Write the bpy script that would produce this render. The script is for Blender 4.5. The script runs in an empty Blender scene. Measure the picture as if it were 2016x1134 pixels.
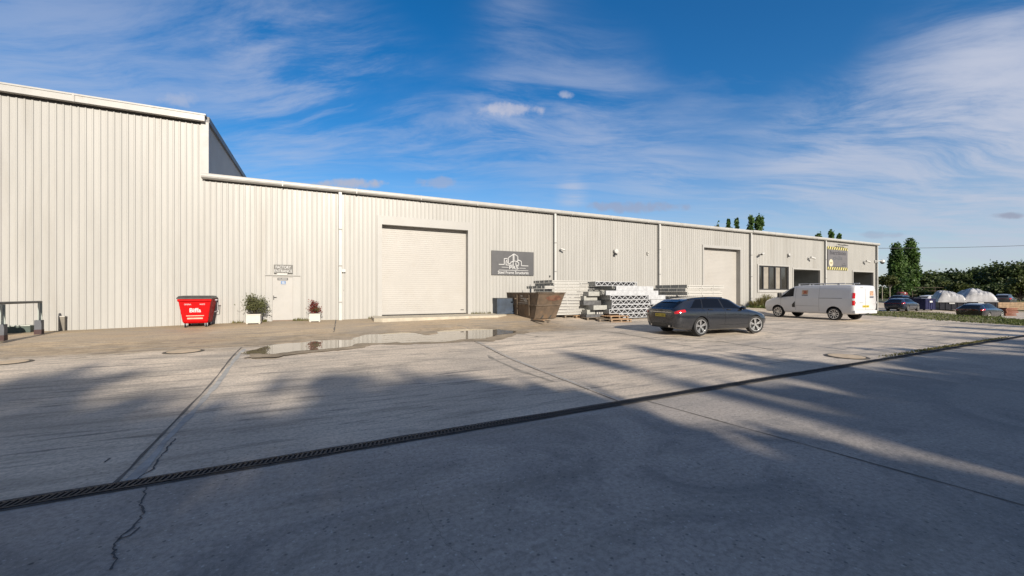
import bpy, bmesh, math, random
import numpy as np
from mathutils import Vector, Matrix, noise as mnoise
R = math.radians
rnd = random.Random(7)
sc = bpy.context.scene
COL = sc.collection
# ------------------------------------------------------------------ camera, sky, sun, exposure
FPX, CX, HY, EYE = 790.0, 1008.0, 575.0, 1.70        # focal length and horizon of the 2016 px photograph
cam = bpy.data.cameras.new('camera'); cam_o = bpy.data.objects.new('camera', cam); COL.objects.link(cam_o)
cam.sensor_width = 36; cam.lens = FPX/2016*36; cam.shift_y = (HY-567)/2016
cam.clip_start = .05; cam.clip_end = 5000
cam_o.location = (0, 0, EYE); cam_o.rotation_euler = (R(90), 0, 0); sc.camera = cam_o

SUN_EL = R(23.5); sx, sy = .425, -.905
SUN = Vector((sx*math.cos(SUN_EL), sy*math.cos(SUN_EL), math.sin(SUN_EL))).normalized()
sun = bpy.data.lights.new('sun', 'SUN'); sun.energy = 5.0; sun.angle = R(.5); sun.color = (1, .91, .78)
sun_o = bpy.data.objects.new('sun', sun); COL.objects.link(sun_o)
sun_o.rotation_euler = SUN.to_track_quat('Z', 'Y').to_euler(); sun_o.location = (20, -40, 30)
sc.view_settings.view_transform = 'Standard'; sc.view_settings.look = 'None'
sc.view_settings.gamma = 1; sc.view_settings.use_curve_mapping = False
sc.view_settings.exposure = .50

class NT:
    """small node-tree writer"""
    def __init__(s, tree): s.t = tree; tree.nodes.clear()
    def n(s, typ, ins=None, **props):
        nd = s.t.nodes.new(typ)
        for k, v in props.items(): setattr(nd, k, v)
        for k, v in (ins or {}).items():
            sock = nd.inputs[k]
            if isinstance(v, bpy.types.NodeSocket): s.t.links.new(v, sock)
            else: sock.default_value = v
        return nd
    def m(s, op, a, b=0.0, c=None, clamp=False):
        ins = {0: a, 1: b}
        if c is not None: ins[2] = c
        nd = s.n('ShaderNodeMath', ins, operation=op); nd.use_clamp = clamp
        return nd.outputs[0]
    def ss(s, x, a, b, lo=0.0, hi=1.0):
        nd = s.n('ShaderNodeMapRange', {'Value': x, 'From Min': a, 'From Max': b, 'To Min': lo, 'To Max': hi}, interpolation_type='SMOOTHSTEP')
        return nd.outputs[0]
    def mix(s, f, a, b, mode='MIX'):
        nd = s.n('ShaderNodeMix', data_type='RGBA', blend_type=mode)
        for sock, v in ((nd.inputs[0], f), (nd.inputs[6], a), (nd.inputs[7], b)):
            if isinstance(v, bpy.types.NodeSocket): s.t.links.new(v, sock)
            else: sock.default_value = v
        return nd.outputs[2]
    def noise(s, vec, scale, detail=4, rough=.55, dist=0.0):
        return s.n('ShaderNodeTexNoise', {'Vector': vec, 'Scale': scale, 'Detail': detail, 'Roughness': rough, 'Distortion': dist}).outputs['Fac']
    def map(s, vec, scale=(1, 1, 1), rot=(0, 0, 0), loc=(0, 0, 0)):
        return s.n('ShaderNodeMapping', {'Vector': vec, 'Scale': scale, 'Rotation': rot, 'Location': loc}).outputs[0]

def rgb(r, g, b): return (r, g, b, 1)

world = bpy.data.worlds.new('World'); sc.world = world; world.use_nodes = True
w = NT(world.node_tree)
sky = w.n('ShaderNodeTexSky', sky_type='NISHITA', sun_disc=False, sun_elevation=SUN_EL, sun_rotation=math.atan2(sx, sy),
          air_density=1.0, dust_density=.2, ozone_density=3.0, altitude=50)
skyc = w.n('ShaderNodeHueSaturation', {'Color': sky.outputs[0], 'Saturation': 1.40, 'Value': 1.34, 'Hue': .503}).outputs[0]
dirv = w.n('ShaderNodeTexCoord').outputs['Generated']
sep = w.n('ShaderNodeSeparateXYZ', {0: dirv}); dx, dy, dz = sep.outputs
dzc = w.m('ADD', w.m('MAXIMUM', dz, 0.0), .16)
pl = w.n('ShaderNodeCombineXYZ', {0: w.m('DIVIDE', dx, dzc), 1: w.m('DIVIDE', dy, dzc), 2: 0.0}).outputs[0]
warp = w.n('ShaderNodeTexNoise', {'Vector': pl, 'Scale': .55, 'Detail': 3, 'Roughness': .5}).outputs['Color']
plw = w.n('ShaderNodeVectorMath', {0: pl, 1: w.n('ShaderNodeVectorMath', {0: warp, 'Scale': .75}, operation='SCALE').outputs[0]}, operation='ADD').outputs[0]
c1 = w.noise(w.map(plw, (.55, 1.5, 1), (0, 0, R(32)), (3.1, 1.7, 0)), 1.05, 9, .62, .15)
c2 = w.noise(w.map(plw, (.4, 1.9, 1), (0, 0, R(-38)), (7.3, 2.2, 0)), .8, 8, .62, .2)
c3 = w.noise(pl, .42, 3, .5, .3)
az = w.m('DIVIDE', dx, w.m('ADD', w.m('ABSOLUTE', dy), .25))          # grows to the right of the view
side = w.ss(az, -.3, 1.1, .22, .95)
wisp = w.m('MULTIPLY', w.ss(c1, .46, .84), w.ss(c3, .28, .62, .35, 1.0))
wisp2 = w.m('MULTIPLY', w.ss(c2, .47, .82), .75)
cl = w.m('MULTIPLY', w.m('MAXIMUM', wisp, wisp2), side)
veil = w.m('MULTIPLY', w.m('MULTIPLY', w.ss(dz, .0, .40, .72, .04), w.ss(az, -.9, 1.1, .40, 1.0)), w.m('GREATER_THAN', dy, -.4))
cl = w.m('MAXIMUM', cl, w.m('MULTIPLY', veil, w.ss(c3, .2, .7, .6, 1.05)))
# thicker drifts of cirrus, each at its own bearing
ndir = w.n('ShaderNodeVectorMath', {0: dirv}, operation='NORMALIZE').outputs[0]
fib = w.noise(w.map(plw, (.7, 2.6, 1), (0, 0, R(18)), (1.3, 5.1, 0)), 1.5, 9, .66, .35)
for px, py, rad, k, lo in ((1935, 150, .20, .85, .43), (1990, 290, .24, .95, .38), (1600, 285, .16, .55, .44), (1720, 225, .12, .45, .44), (1640, 330, .14, .5, .44), (1880, 400, .30, .6, .36), (1500, 395, .20, .5, .42),
                           (1125, 382, .055, .75, .38), (1330, 345, .16, .35, .44), (960, 245, .14, .5, .40), (760, 215, .2, .5, .42), (250, 90, .34, .34, .40), (520, 70, .22, .3, .42), (1010, 25, .1, .2, .4), (90, 190, .24, .34, .40), (640, 140, .22, .42, .42), (560, 270, .22, .45, .40), (1180, 180, .16, .3, .42), (1240, 300, .2, .4, .42), (860, 320, .16, .4, .40), (1070, 270, .24, .42, .40), (1040, 130, .2, .22, .42)):
    d0 = Vector(((px-CX)/FPX, 1, (HY-py)/FPX)).normalized()
    dd_ = w.n('ShaderNodeVectorMath', {0: ndir, 1: tuple(d0)}, operation='DISTANCE').outputs['Value']
    mk = w.m('MULTIPLY', w.ss(dd_, 0.0, rad, k, 0.0), w.ss(fib, lo-.06, lo+.26, 0.0, 1.0))
    cl = w.m('SUBTRACT', 1.0, w.m('MULTIPLY', w.m('SUBTRACT', 1.0, cl), w.m('SUBTRACT', 1.0, mk)), clamp=True)
cloudc = w.mix(w.ss(dz, 0, .5), rgb(5.2, 5.7, 6.9), rgb(5.6, 6.0, 7.3))
col = w.mix(cl, skyc, cloudc)
# haze added to the unseen sunward half of the sky, warming the shade fill
col = w.mix(w.ss(dy, .05, -.75, 0, .72), col, rgb(4.2, 4.0, 3.8))
# small cumulus puffs, each at its own bearing
puffn = w.noise(dirv, 26, 6, .6)
for px, py, rx, ry, k, c in ((1008, 217, 84, 20, .6, (6.2, 6.1, 6.9)), (1112, 187, 26, 12, .5, (6.2, 6.2, 6.9)), (350, 196, 55, 22, .45, (5.4, 5.6, 6.6)),
                             (690, 362, 95, 15, .8, (4.9, 4.9, 5.7)), (862, 358, 60, 15, .5, (4.0, 4.3, 5.6)), (1250, 408, 130, 16, .65, (3.4, 3.8, 5.2)),
                             (1990, 424, 60, 10, .8, (3.2, 3.5, 4.6)), (1730, 462, 60, 10, .4, (3.3, 3.7, 5.0)), (1560, 470, 90, 9, .4, (3.6, 4.0, 5.2))):
    bx, bz = (px-CX)/FPX, (HY-py)/FPX
    ux = w.m('DIVIDE', w.m('SUBTRACT', w.m('DIVIDE', dx, w.m('MAXIMUM', dy, .05)), bx), rx/FPX)
    uz = w.m('DIVIDE', w.m('SUBTRACT', w.m('DIVIDE', dz, w.m('MAXIMUM', dy, .05)), bz), ry/FPX)
    r2 = w.m('ADD', w.m('MULTIPLY', ux, ux), w.m('MULTIPLY', uz, uz))
    mask = w.ss(w.m('SUBTRACT', w.m('MULTIPLY', puffn, 2.3), r2), .45, 1.15, 0, k)
    mask = w.m('MULTIPLY', mask, w.m('GREATER_THAN', dy, .05))
    col = w.mix(mask, col, rgb(*c))
bg = w.n('ShaderNodeBackground', {'Color': col, 'Strength': .07})
w.t.links.new(bg.outputs[0], w.n('ShaderNodeOutputWorld').inputs[0])

# ------------------------------------------------------------------ frames of reference
ALPHA = math.atan2(.4353, .9003); CA, SA = math.cos(ALPHA), math.sin(ALPHA)     # the long wall's bearing
WALL_V = 20.5
def uv2xy(u, v): return (u*CA - v*SA, u*SA + v*CA)
def xy2uv(x, y): return (x*CA + y*SA, -x*SA + y*CA)
def sst(x, a, b):
    t = min(1, max(0, (x-a)/(b-a))); return t*t*(3-2*t)
BASE = [(-60, .20), (-14, .24), (-8, .29), (-1.4, .43), (1, .40), (7, .52), (25, .55), (31, .61), (40, .56), (60, .5)]
def basez(u): return float(np.interp(u, [b[0] for b in BASE], [b[1] for b in BASE]))
def H(u, v):
    """height of the yard, u along the long wall and v away from the camera"""
    h = .13*sst(v, 8.5, 12.5)
    v0 = 16.2-2.2*sst(-u, 4, 10); k = min(1, max(0, (v-v0)/(20.5-v0)))
    k = k**(1-.45*sst(-u, 4, 9)); h += (basez(u)-.13)*k
    d = sst(u, 37, 53)*sst(v, 3, 12)
    d *= 1 - .8*sst(v, 25, 31)*sst(u, 53, 60)
    return h - .86*d
def Hxy(x, y): return H(*xy2uv(x, y))
def ground_at(px, py):
    """where the sight line through a photograph pixel meets the yard"""
    rx, rz = (px-CX)/FPX, (HY-py)/FPX
    z = 2.0
    while z < 400:
        if EYE + rz*z <= Hxy(rx*z, z): break
        z += .05
    return (rx*z, z)
def wall_at(px, py, v=WALL_V):
    rx, rz = (px-CX)/FPX, (HY-py)/FPX
    z = v/(-rx*SA + CA)
    return (z*(rx*CA+SA), EYE + rz*z)                    # (u, height)
def at_depth(px, z): return ((px-CX)/FPX*z, z)

# ------------------------------------------------------------------ materials
MATS = {}
def mat(name, color, rough=.6, metal=0.0, var=.12, vscale=3.0, bump=0.0, bscale=40.0, coat=0.0, stretch=(1, 1, 1), dirt=None, dscale=1.2, damt=.5, spec=.5, coords='Object'):
    if name in MATS: return MATS[name]
    m = bpy.data.materials.new(name); m.use_nodes = True; t = NT(m.node_tree)
    co = t.map(t.n('ShaderNodeTexCoord').outputs[coords], stretch)
    n1 = t.noise(co, vscale, 5, .6)
    dark = tuple(c*(1-var) for c in color); lite = tuple(min(1, c*(1+var)) for c in color)
    c = t.mix(t.ss(n1, .3, .7), rgb(*dark), rgb(*lite))
    if dirt:
        n2 = t.noise(co, dscale, 7, .68, .4)
        c = t.mix(t.ss(n2, .5, .72, 0, damt), c, rgb(*dirt))
    p = t.n('ShaderNodeBsdfPrincipled', {'Base Color': c, 'Roughness': t.ss(t.noise(co, vscale*2.3, 4), .2, .8, max(.02, rough-.08), min(1, rough+.08)),
                                         'Metallic': metal, 'Coat Weight': coat, 'Coat Roughness': .06, 'Specular IOR Level': spec})
    if bump:
        b = t.n('ShaderNodeBump', {'Height': t.noise(co, bscale, 4, .6), 'Strength': bump, 'Distance': .01})
        t.t.links.new(b.outputs[0], p.inputs['Normal'])
    t.t.links.new(p.outputs[0], t.n('ShaderNodeOutputMaterial').inputs[0])
    MATS[name] = m; return m

def leaf_mat(name, a, b, c, scale=.5, trans=.35):
    if name in MATS: return MATS[name]
    m = bpy.data.materials.new(name); m.use_nodes = True; t = NT(m.node_tree)
    co = t.n('ShaderNodeTexCoord').outputs['Object']
    n1 = t.noise(co, scale, 4, .6); n2 = t.noise(co, scale*9, 2, .5)
    cc = t.mix(t.ss(n1, .35, .65), rgb(*a), rgb(*b)); cc = t.mix(t.ss(n2, .45, .75, 0, .7), cc, rgb(*c))
    p = t.n('ShaderNodeBsdfPrincipled', {'Base Color': cc, 'Roughness': .55, 'Specular IOR Level': .35})
    tr = t.n('ShaderNodeBsdfTranslucent', {'Color': cc})
    mx = t.n('ShaderNodeMixShader', {0: trans, 1: p.outputs[0], 2: tr.outputs[0]})
    t.t.links.new(mx.outputs[0], t.n('ShaderNodeOutputMaterial').inputs[0])
    MATS[name] = m; return m

def glass_mat(name, color=(.02, .025, .03), rough=.03, spec=.6):
    return mat(name, color, rough, 0, .05, 2, spec=spec, coat=.3)

WALL = mat('clad_white', (.335, .328, .312), .42, 0, .05, 1.3, stretch=(1, 1, .12), dirt=(.265, .25, .225), dscale=.9, damt=.5, bump=.03, bscale=2.5)
WALLF = mat('trim_white', (.335, .328, .315), .45, 0, .03, 1.0, dirt=(.32, .30, .26), dscale=2.0, damt=.3)
GUT = mat('gutter_white', (.37, .365, .35), .4, 0, .06, 2.0, dirt=(.27, .25, .22), dscale=3.0, damt=.45)
DARKJ = mat('dark_gap', (.05, .048, .044), .8)
GABLE = mat('clad_grey', (.44, .43, .42), .5, 0, .05, 1.0)
ROLL = mat('roller_cream', (.36, .345, .325), .45, 0, .03, .9, dirt=(.34, .315, .28), dscale=1.0, damt=.3)
RUB = mat('rubber_black', (.018, .018, .019), .75, 0, .2, 6)
FRAMEG = mat('frame_dark', (.03, .03, .032), .4)
GLASS = glass_mat('window_glass', (.035, .033, .03), .04)
BLIND = mat('blind_beige', (.23, .21, .18), .7)
WHITEP = mat('paint_white', (.46, .455, .44), .35, 0, .03, 2.0)
GALV = mat('galvanised', (.42, .43, .45), .5, .12, .14, 5.0, dirt=(.34, .35, .36), dscale=4, damt=.5)
GALVW = mat('galvanised_pale', (.42, .41, .39), .5, 0, .06, 3.0, dirt=(.36, .35, .33), dscale=3, damt=.3)
GALVD = mat('galvanised_dull_shaded', (.31, .31, .29), .6, 0, .15, 4.0, dirt=(.24, .235, .22), dscale=4, damt=.6)  # darker copy for panel faces in shade, also on distant wheel rims
DARKST = mat('dark_steel', (.10, .10, .105), .6, .3, .3, 5.0)
BLACKP = mat('black_plastic', (.02, .02, .022), .5)
SIGNG = mat('sign_grey', (.075, .075, .08), .45, 0, .04, 2)
SIGNM = mat('sign_mid_grey', (.12, .115, .122), .5, 0, .05, 2)
LETW = mat('letter_white', (.5, .5, .5), .5)
LETD = mat('letter_dark', (.03, .028, .034), .5)
YEL = mat('hazard_yellow', (.48, .43, .16), .5)
BRED = mat('bin_red', (.42, .002, .003), .55, 0, .06, 3, dirt=(.33, .004, .004), dscale=4, damt=.5, spec=.12)
BINLID = mat('bin_lid_grey', (.045, .044, .042), .5, 0, .2, 6)
POTW = mat('pot_white', (.47, .45, .41), .5, 0, .05, 4, dirt=(.45, .4, .3), dscale=5, damt=.4)
SOIL = mat('soil', (.035, .025, .018), .95, 0, .3, 20)
WOOD = mat('timber_tan', (.36, .22, .12), .75, 0, .25, 3, stretch=(1, 8, 8), bump=.2)
WOODG = mat('timber_grey', (.15, .12, .09), .85, 0, .3, 3, stretch=(1, 8, 8), bump=.2)
WOODR = mat('timber_red', (.16, .055, .03), .75, 0, .35, 3, stretch=(1, 8, 8))
BARK = mat('bark', (.085, .065, .048), .9, 0, .3, 6, bump=.4, bscale=14)
BARKP = mat('bark_pale', (.26, .23, .19), .9, 0, .25, 6)
CHROME = mat('bright_metal', (.6, .6, .61), .2, .9, .03, 4)
TYRE = mat('tyre', (.017, .017, .018), .8, 0, .15, 12)
RIMS = mat('rim_silver', (.55, .55, .56), .25, .8, .03, 4)
REDL = mat('lamp_red', (.45, .01, .015), .12, 0, .1, 20, coat=.6)
LAMPC = mat('lamp_clear', (.6, .6, .62), .12, .3, .1, 20, coat=.5)
PLATEY = mat('plate_yellow', (.52, .40, .03), .45)
LEAFG = leaf_mat('leaf_poplar', (.034, .07, .018), (.085, .155, .034), (.14, .21, .055), .45)
LEAFD = leaf_mat('leaf_dark', (.026, .046, .016), (.06, .088, .026), (.115, .13, .04), .35)
LEAFY = leaf_mat('leaf_olive', (.045, .06, .016), (.08, .10, .024), (.13, .13, .035), .6)
LEAFB = leaf_mat('leaf_bush', (.07, .075, .03), (.11, .12, .05), (.2, .19, .09), 3.0)
LEAFR = leaf_mat('leaf_red', (.14, .018, .018), (.24, .035, .03), (.10, .07, .03), 5.0)
LEAFO = leaf_mat('leaf_blade', (.10, .10, .03), (.17, .15, .06), (.27, .23, .11), 3.0)
GRASSM = leaf_mat('grass_blade', (.045, .075, .015), (.09, .11, .025), (.15, .14, .05), 2.0, .25)

# ------------------------------------------------------------------ mesh builder and object helpers
class MB:
    def __init__(s): s.v, s.f, s.mi = [], [], []
    def add(s, vs, fs, mi=0, M=None):
        o = len(s.v)
        s.v += [tuple(M @ Vector(p)) for p in vs] if M is not None else [tuple(p) for p in vs]
        s.f += [tuple(i+o for i in f) for f in fs]; s.mi += [mi]*len(fs); return s
    def box(s, x0, x1, y0, y1, z0, z1, mi=0, M=None):
        vs = [(x0, y0, z0), (x1, y0, z0), (x1, y1, z0), (x0, y1, z0), (x0, y0, z1), (x1, y0, z1), (x1, y1, z1), (x0, y1, z1)]
        return s.add(vs, [(0, 3, 2, 1), (4, 5, 6, 7), (0, 1, 5, 4), (1, 2, 6, 5), (2, 3, 7, 6), (3, 0, 4, 7)], mi, M)
    def bar(s, a, b, w, h, mi=0, up=(0, 0, 1)):
        """square bar from a to b, w across, h along up"""
        a, b = Vector(a), Vector(b); d = (b-a).normalized(); upv = Vector(up)
        if abs(d.dot(upv)) > .98: upv = Vector((1, 0, 0))
        sd = d.cross(upv).normalized()*(w/2); u2 = sd.cross(d).normalized()*(h/2)
        vs = [a-sd-u2, a+sd-u2, a+sd+u2, a-sd+u2, b-sd-u2, b+sd-u2, b+sd+u2, b-sd+u2]
        return s.add(vs, [(0, 1, 2, 3), (7, 6, 5, 4), (0, 4, 5, 1), (1, 5, 6, 2), (2, 6, 7, 3), (3, 7, 4, 0)], mi)
    def tube(s, pts, rads, n=8, mi=0, cap=True):
        pts = [Vector(p) for p in pts]
        if not hasattr(rads, '__len__'): rads = [rads]*len(pts)
        o = len(s.v); ref = None
        for i, p in enumerate(pts):
            d = (pts[min(i+1, len(pts)-1)]-pts[max(i-1, 0)]).normalized()
            if ref is None:
                ref = Vector((0, 0, 1)) if abs(d.z) < .9 else Vector((1, 0, 0))
            a = d.cross(ref).normalized(); ref = a.cross(d).normalized(); b = ref
            for k in range(n):
                t = 2*math.pi*k/n; s.v.append(tuple(p + (a*math.cos(t)+b*math.sin(t))*rads[i]))
        for i in range(len(pts)-1):
            for k in range(n):
                s.f.append((o+i*n+k, o+i*n+(k+1) % n, o+(i+1)*n+(k+1) % n, o+(i+1)*n+k)); s.mi.append(mi)
        if cap:
            s.f.append(tuple(o+k for k in range(n))[::-1]); s.mi.append(mi)
            s.f.append(tuple(o+(len(pts)-1)*n+k for k in range(n))); s.mi.append(mi)
        return s
    def lathe(s, prof, n=24, mi=0, axis='Z', M=None):
        """prof: (radius, height) pairs"""
        vs = []
        for r, h in prof:
            for k in range(n):
                t = 2*math.pi*k/n; c, q = r*math.cos(t), r*math.sin(t)
                vs.append((c, q, h) if axis == 'Z' else ((c, h, q) if axis == 'Y' else (h, c, q)))
        fs = []
        for i in range(len(prof)-1):
            for k in range(n): fs.append((i*n+k, i*n+(k+1) % n, (i+1)*n+(k+1) % n, (i+1)*n+k))
        return s.add(vs, fs, mi, M)
    def poly(s, pts, mi=0): return s.add(pts, [tuple(range(len(pts)))], mi)
    def prism(s, pts2, y0, y1, mi=0, M=None):
        """outline in x,z between two y planes"""
        n = len(pts2); vs = [(p[0], y0, p[1]) for p in pts2]+[(p[0], y1, p[1]) for p in pts2]
        fs = [tuple(range(n)), tuple(range(2*n-1, n-1, -1))]+[(i, i+n, (i+1) % n+n, (i+1) % n) for i in range(n)]
        return s.add(vs, fs, mi, M)
    def build(s, name, mats, parent=None, smooth=False, loc=None, fix=True):
        me = bpy.data.meshes.new(name); me.from_pydata(s.v, [], s.f)
        for m in (mats if isinstance(mats, (list, tuple)) else [mats]): me.materials.append(m)
        if s.mi and max(s.mi) > 0: me.polygons.foreach_set('material_index', s.mi)
        if fix and len(s.f) < 30000:
            bm = bmesh.new(); bm.from_mesh(me); bmesh.ops.recalc_face_normals(bm, faces=bm.faces); bm.to_mesh(me); bm.free()
        if smooth:
            me.polygons.foreach_set('use_smooth', [True]*len(me.polygons))
            try: me.set_sharp_from_angle(angle=R(38))
            except Exception: pass
        me.update()
        o = bpy.data.objects.new(name, me); COL.objects.link(o)
        if parent is not None: o.parent = parent
        if loc is not None: o.location = loc
        return o

def tag(o, label, cat, group=None, kind=None):
    if label: o['label'] = label
    if cat: o['category'] = cat
    if group: o['group'] = group
    if kind: o['kind'] = kind
    return o
def thing(name, label, cat, loc=(0, 0, 0), rotz=0.0, group=None):
    o = bpy.data.objects.new(name, None); COL.objects.link(o); o.empty_display_size = .3
    o.location = loc; o.rotation_euler = (0, 0, rotz); return tag(o, label, cat, group)
def struct(o, label=None, cat=None): return tag(o, label, cat, None, 'structure')
def dup(root, loc, rotz=0.0, scale=None, label=None, group=None):
    c = root.copy(); COL.objects.link(c); c.location = loc; c.rotation_euler = (0, 0, rotz)
    if scale: c.scale = scale
    if label: c['label'] = label
    if group: c['group'] = group
    for ch in list(root.children):
        d = ch.copy(); COL.objects.link(d); d.parent = c
        for g in list(ch.children):
            e = g.copy(); COL.objects.link(e); e.parent = d
    return c
def baked(o):
    """replace an object's mesh by its evaluated mesh and drop the modifiers"""
    dg = bpy.context.evaluated_depsgraph_get(); me = bpy.data.meshes.new_from_object(o.evaluated_get(dg))
    o.modifiers.clear(); o.data = me; return o
def text_mb(txt, height, width=None, bold=0.0, depth=.004, align='CENTER', res=3):
    """letters in the x,z plane, front towards -y"""
    cu = bpy.data.curves.new('lettering', 'FONT'); cu.body = txt; cu.align_x = align; cu.size = 1; cu.offset = bold; cu.extrude = .01; cu.resolution_u = res
    o = bpy.data.objects.new('lettering', cu); COL.objects.link(o)
    dg = bpy.context.evaluated_depsgraph_get(); me = bpy.data.meshes.new_from_object(o.evaluated_get(dg))
    xs = [v.co.x for v in me.vertices]; ys = [v.co.y for v in me.vertices]
    k = height/(max(ys)-min(ys)); kx = (width/(max(xs)-min(xs))) if width else k
    mx = (max(xs)+min(xs))/2 if align == 'CENTER' else min(xs)
    mb = MB()
    mb.add([((v.co.x-mx)*kx, -depth if v.co.z > 0 else 0, (v.co.y-min(ys))*k) for v in me.vertices], [tuple(p.vertices) for p in me.polygons])
    bpy.data.objects.remove(o); bpy.data.curves.remove(cu); bpy.data.meshes.remove(me)
    return mb
def merge(dst, src, off=(0, 0, 0), mi=0):
    dst.add([(p[0]+off[0], p[1]+off[1], p[2]+off[2]) for p in src.v], src.f, mi); return dst

# ------------------------------------------------------------------ ground
def steps(a, b, st): return list(np.arange(a, b+1e-6, st))
us = sorted(set([-700, -400, -200, -120, -70, -40, -28] + steps(-20, 64, .5) + steps(66, 120, 2) + [130, 150, 180, 240, 340, 500, 800]))
vs_ = sorted(set([-400, -200, -100, -60, -40, -24, -16, -10] + steps(-6, 32, .5) + [34, 36, 40, 46, 54, 64, 80, 100, 140, 200, 300, 500, 900]))
gm = MB()
gm.v = [(u, v, H(u, v)) for v in vs_ for u in us]; nu = len(us)
gm.f = [(j*nu+i, j*nu+i+1, (j+1)*nu+i+1, (j+1)*nu+i) for j in range(len(vs_)-1) for i in range(nu-1)]; gm.mi = [0]*len(gm.f)

def ground_material():
    m = bpy.data.materials.new('yard_concrete'); m.use_nodes = True; t = NT(m.node_tree)
    co = t.n('ShaderNodeTexCoord').outputs['Object']
    s = t.n('ShaderNodeSeparateXYZ', {0: co}); u, v = s.outputs[0], s.outputs[1]
    big = t.noise(co, .22, 5, .6, .3); med = t.noise(co, 1.1, 6, .65, .3)
    streak = t.noise(t.map(co, (.35, 2.6, 1)), 1.0, 7, .68, .6)
    streak2 = t.noise(t.map(co, (.5, 5.0, 1), (0, 0, R(9))), 1.3, 6, .7, .8)
    fine = t.noise(co, 22, 5, .72); grit = t.noise(co, 75, 4, .8)
    vj = t.m('ADD', v, t.m('MULTIPLY', t.m('SUBTRACT', med, .5), .9))
    slab = t.mix(t.ss(big, .35, .65), rgb(.61, .51, .40), rgb(.75, .63, .495))
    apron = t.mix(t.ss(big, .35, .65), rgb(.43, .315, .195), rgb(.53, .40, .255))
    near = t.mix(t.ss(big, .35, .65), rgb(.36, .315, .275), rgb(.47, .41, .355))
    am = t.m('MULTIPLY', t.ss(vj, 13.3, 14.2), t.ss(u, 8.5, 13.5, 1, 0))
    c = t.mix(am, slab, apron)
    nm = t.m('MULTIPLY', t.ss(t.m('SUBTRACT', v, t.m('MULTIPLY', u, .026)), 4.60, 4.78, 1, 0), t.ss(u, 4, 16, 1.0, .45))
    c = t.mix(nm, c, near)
    # slabs differ a little from bay to bay
    bay = t.m('FLOOR', t.m('DIVIDE', t.m('ADD', u, 1.75), 6.05))
    bayn = t.n('ShaderNodeTexWhiteNoise', {'W': bay}, noise_dimensions='1D').outputs[0]
    c = t.mix(t.m('MULTIPLY', bayn, .22), c, rgb(.44, .41, .37))
    # tyre scuffs and dirt drawn along the yard
    c = t.mix(t.ss(streak, .45, .68, 0, .68), c, rgb(.27, .24, .20))
    c = t.mix(t.m('MULTIPLY', t.ss(streak2, .50, .68, 0, .85), t.ss(v, 4.5, 6)), c, rgb(.15, .14, .125))
    c = t.mix(t.ss(med, .55, .78, 0, .35), c, rgb(.66, .59, .50))
    # oily patches and a browner tone towards the foot of the wall
    foot = t.m('MULTIPLY', t.ss(v, 18.6, 20.6), t.m('MULTIPLY', t.ss(med, .3, .6, .3, 1), t.ss(u, -20, 30, .85, .3)))
    c = t.mix(foot, c, rgb(.24, .18, .10))
    dark = t.noise(co, .7, 7, .68, .9)
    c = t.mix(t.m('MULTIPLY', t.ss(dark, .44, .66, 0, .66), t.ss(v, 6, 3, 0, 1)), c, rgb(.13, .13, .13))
    damp = t.m('MULTIPLY', t.m('MULTIPLY', t.ss(vj, 12.2, 14.0), t.ss(vj, 15.6, 17.6, 1, 0)), t.m('MULTIPLY', t.ss(u, -11, -5), t.ss(u, 9, 13, 1, 0)))
    c = t.mix(t.m('MULTIPLY', damp, t.ss(t.noise(co, 1.7, 6, .7, .8), .44, .60, 0, .62)), c, rgb(.20, .155, .10))
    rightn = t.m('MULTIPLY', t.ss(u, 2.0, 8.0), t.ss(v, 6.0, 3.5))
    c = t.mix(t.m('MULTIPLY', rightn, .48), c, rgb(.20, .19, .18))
    huge = t.noise(co, .35, 3, .6, .6)
    c = t.mix(t.ss(huge, .42, .62, 0, .30), c, rgb(.24, .225, .205))
    # aggregate
    c = t.mix(t.ss(fine, .36, .60, .40, 0), c, rgb(.11, .10, .09))
    c = t.mix(t.m('MULTIPLY', t.ss(grit, .58, .72), t.m('ADD', t.m('MULTIPLY', nm, .50), .10)), c, rgb(.75, .72, .66))
    c = t.mix(t.m('MULTIPLY', t.ss(grit, .40, .30), t.m('ADD', t.m('MULTIPLY', nm, .65), .16)), c, rgb(.05, .05, .05))
    # scattered dark spots
    vor = t.n('ShaderNodeTexVoronoi', {'Vector': co, 'Scale': 2.1, 'Randomness': 1.0}); vd = vor.outputs['Distance']
    c = t.mix(t.m('MULTIPLY', t.ss(t.m('ADD', vd, t.m('MULTIPLY', fine, .04)), .055, .04), .8), c, rgb(.035, .035, .035))
    # exposed stones and pits, mostly on the worn near slab
    nearw = t.m('ADD', t.m('MULTIPLY', t.ss(v, 8.0, 3.5), .8), .2)
    p1 = t.n('ShaderNodeTexVoronoi', {'Vector': co, 'Scale': 17.0, 'Randomness': 1.0}); p1c = t.n('ShaderNodeSeparateColor', {0: p1.outputs['Color']}).outputs[0]
    c = t.mix(t.m('MULTIPLY', t.m('MULTIPLY', t.ss(p1.outputs['Distance'], .24, .12), t.m('GREATER_THAN', p1c, .62)), t.m('MULTIPLY', nearw, .65)), c, rgb(.07, .07, .07))
    p2 = t.n('ShaderNodeTexVoronoi', {'Vector': co, 'Scale': 26.0, 'Randomness': 1.0}); p2c = t.n('ShaderNodeSeparateColor', {0: p2.outputs['Color']}).outputs[1]
    c = t.mix(t.m('MULTIPLY', t.m('MULTIPLY', t.ss(p2.outputs['Distance'], .30, .16), t.m('GREATER_THAN', p2c, .84)), t.m('MULTIPLY', nearw, .24)), c, rgb(.80, .77, .72))
    # rough land beyond the yard
    far = t.m('MAXIMUM', t.ss(v, 27.5, 31), t.ss(u, 74, 80))
    c = t.mix(far, c, t.mix(t.ss(med, .35, .65), rgb(.10, .085, .05), rgb(.085, .10, .035)))
    ro = t.ss(streak, .3, .75, .78, .62)
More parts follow.
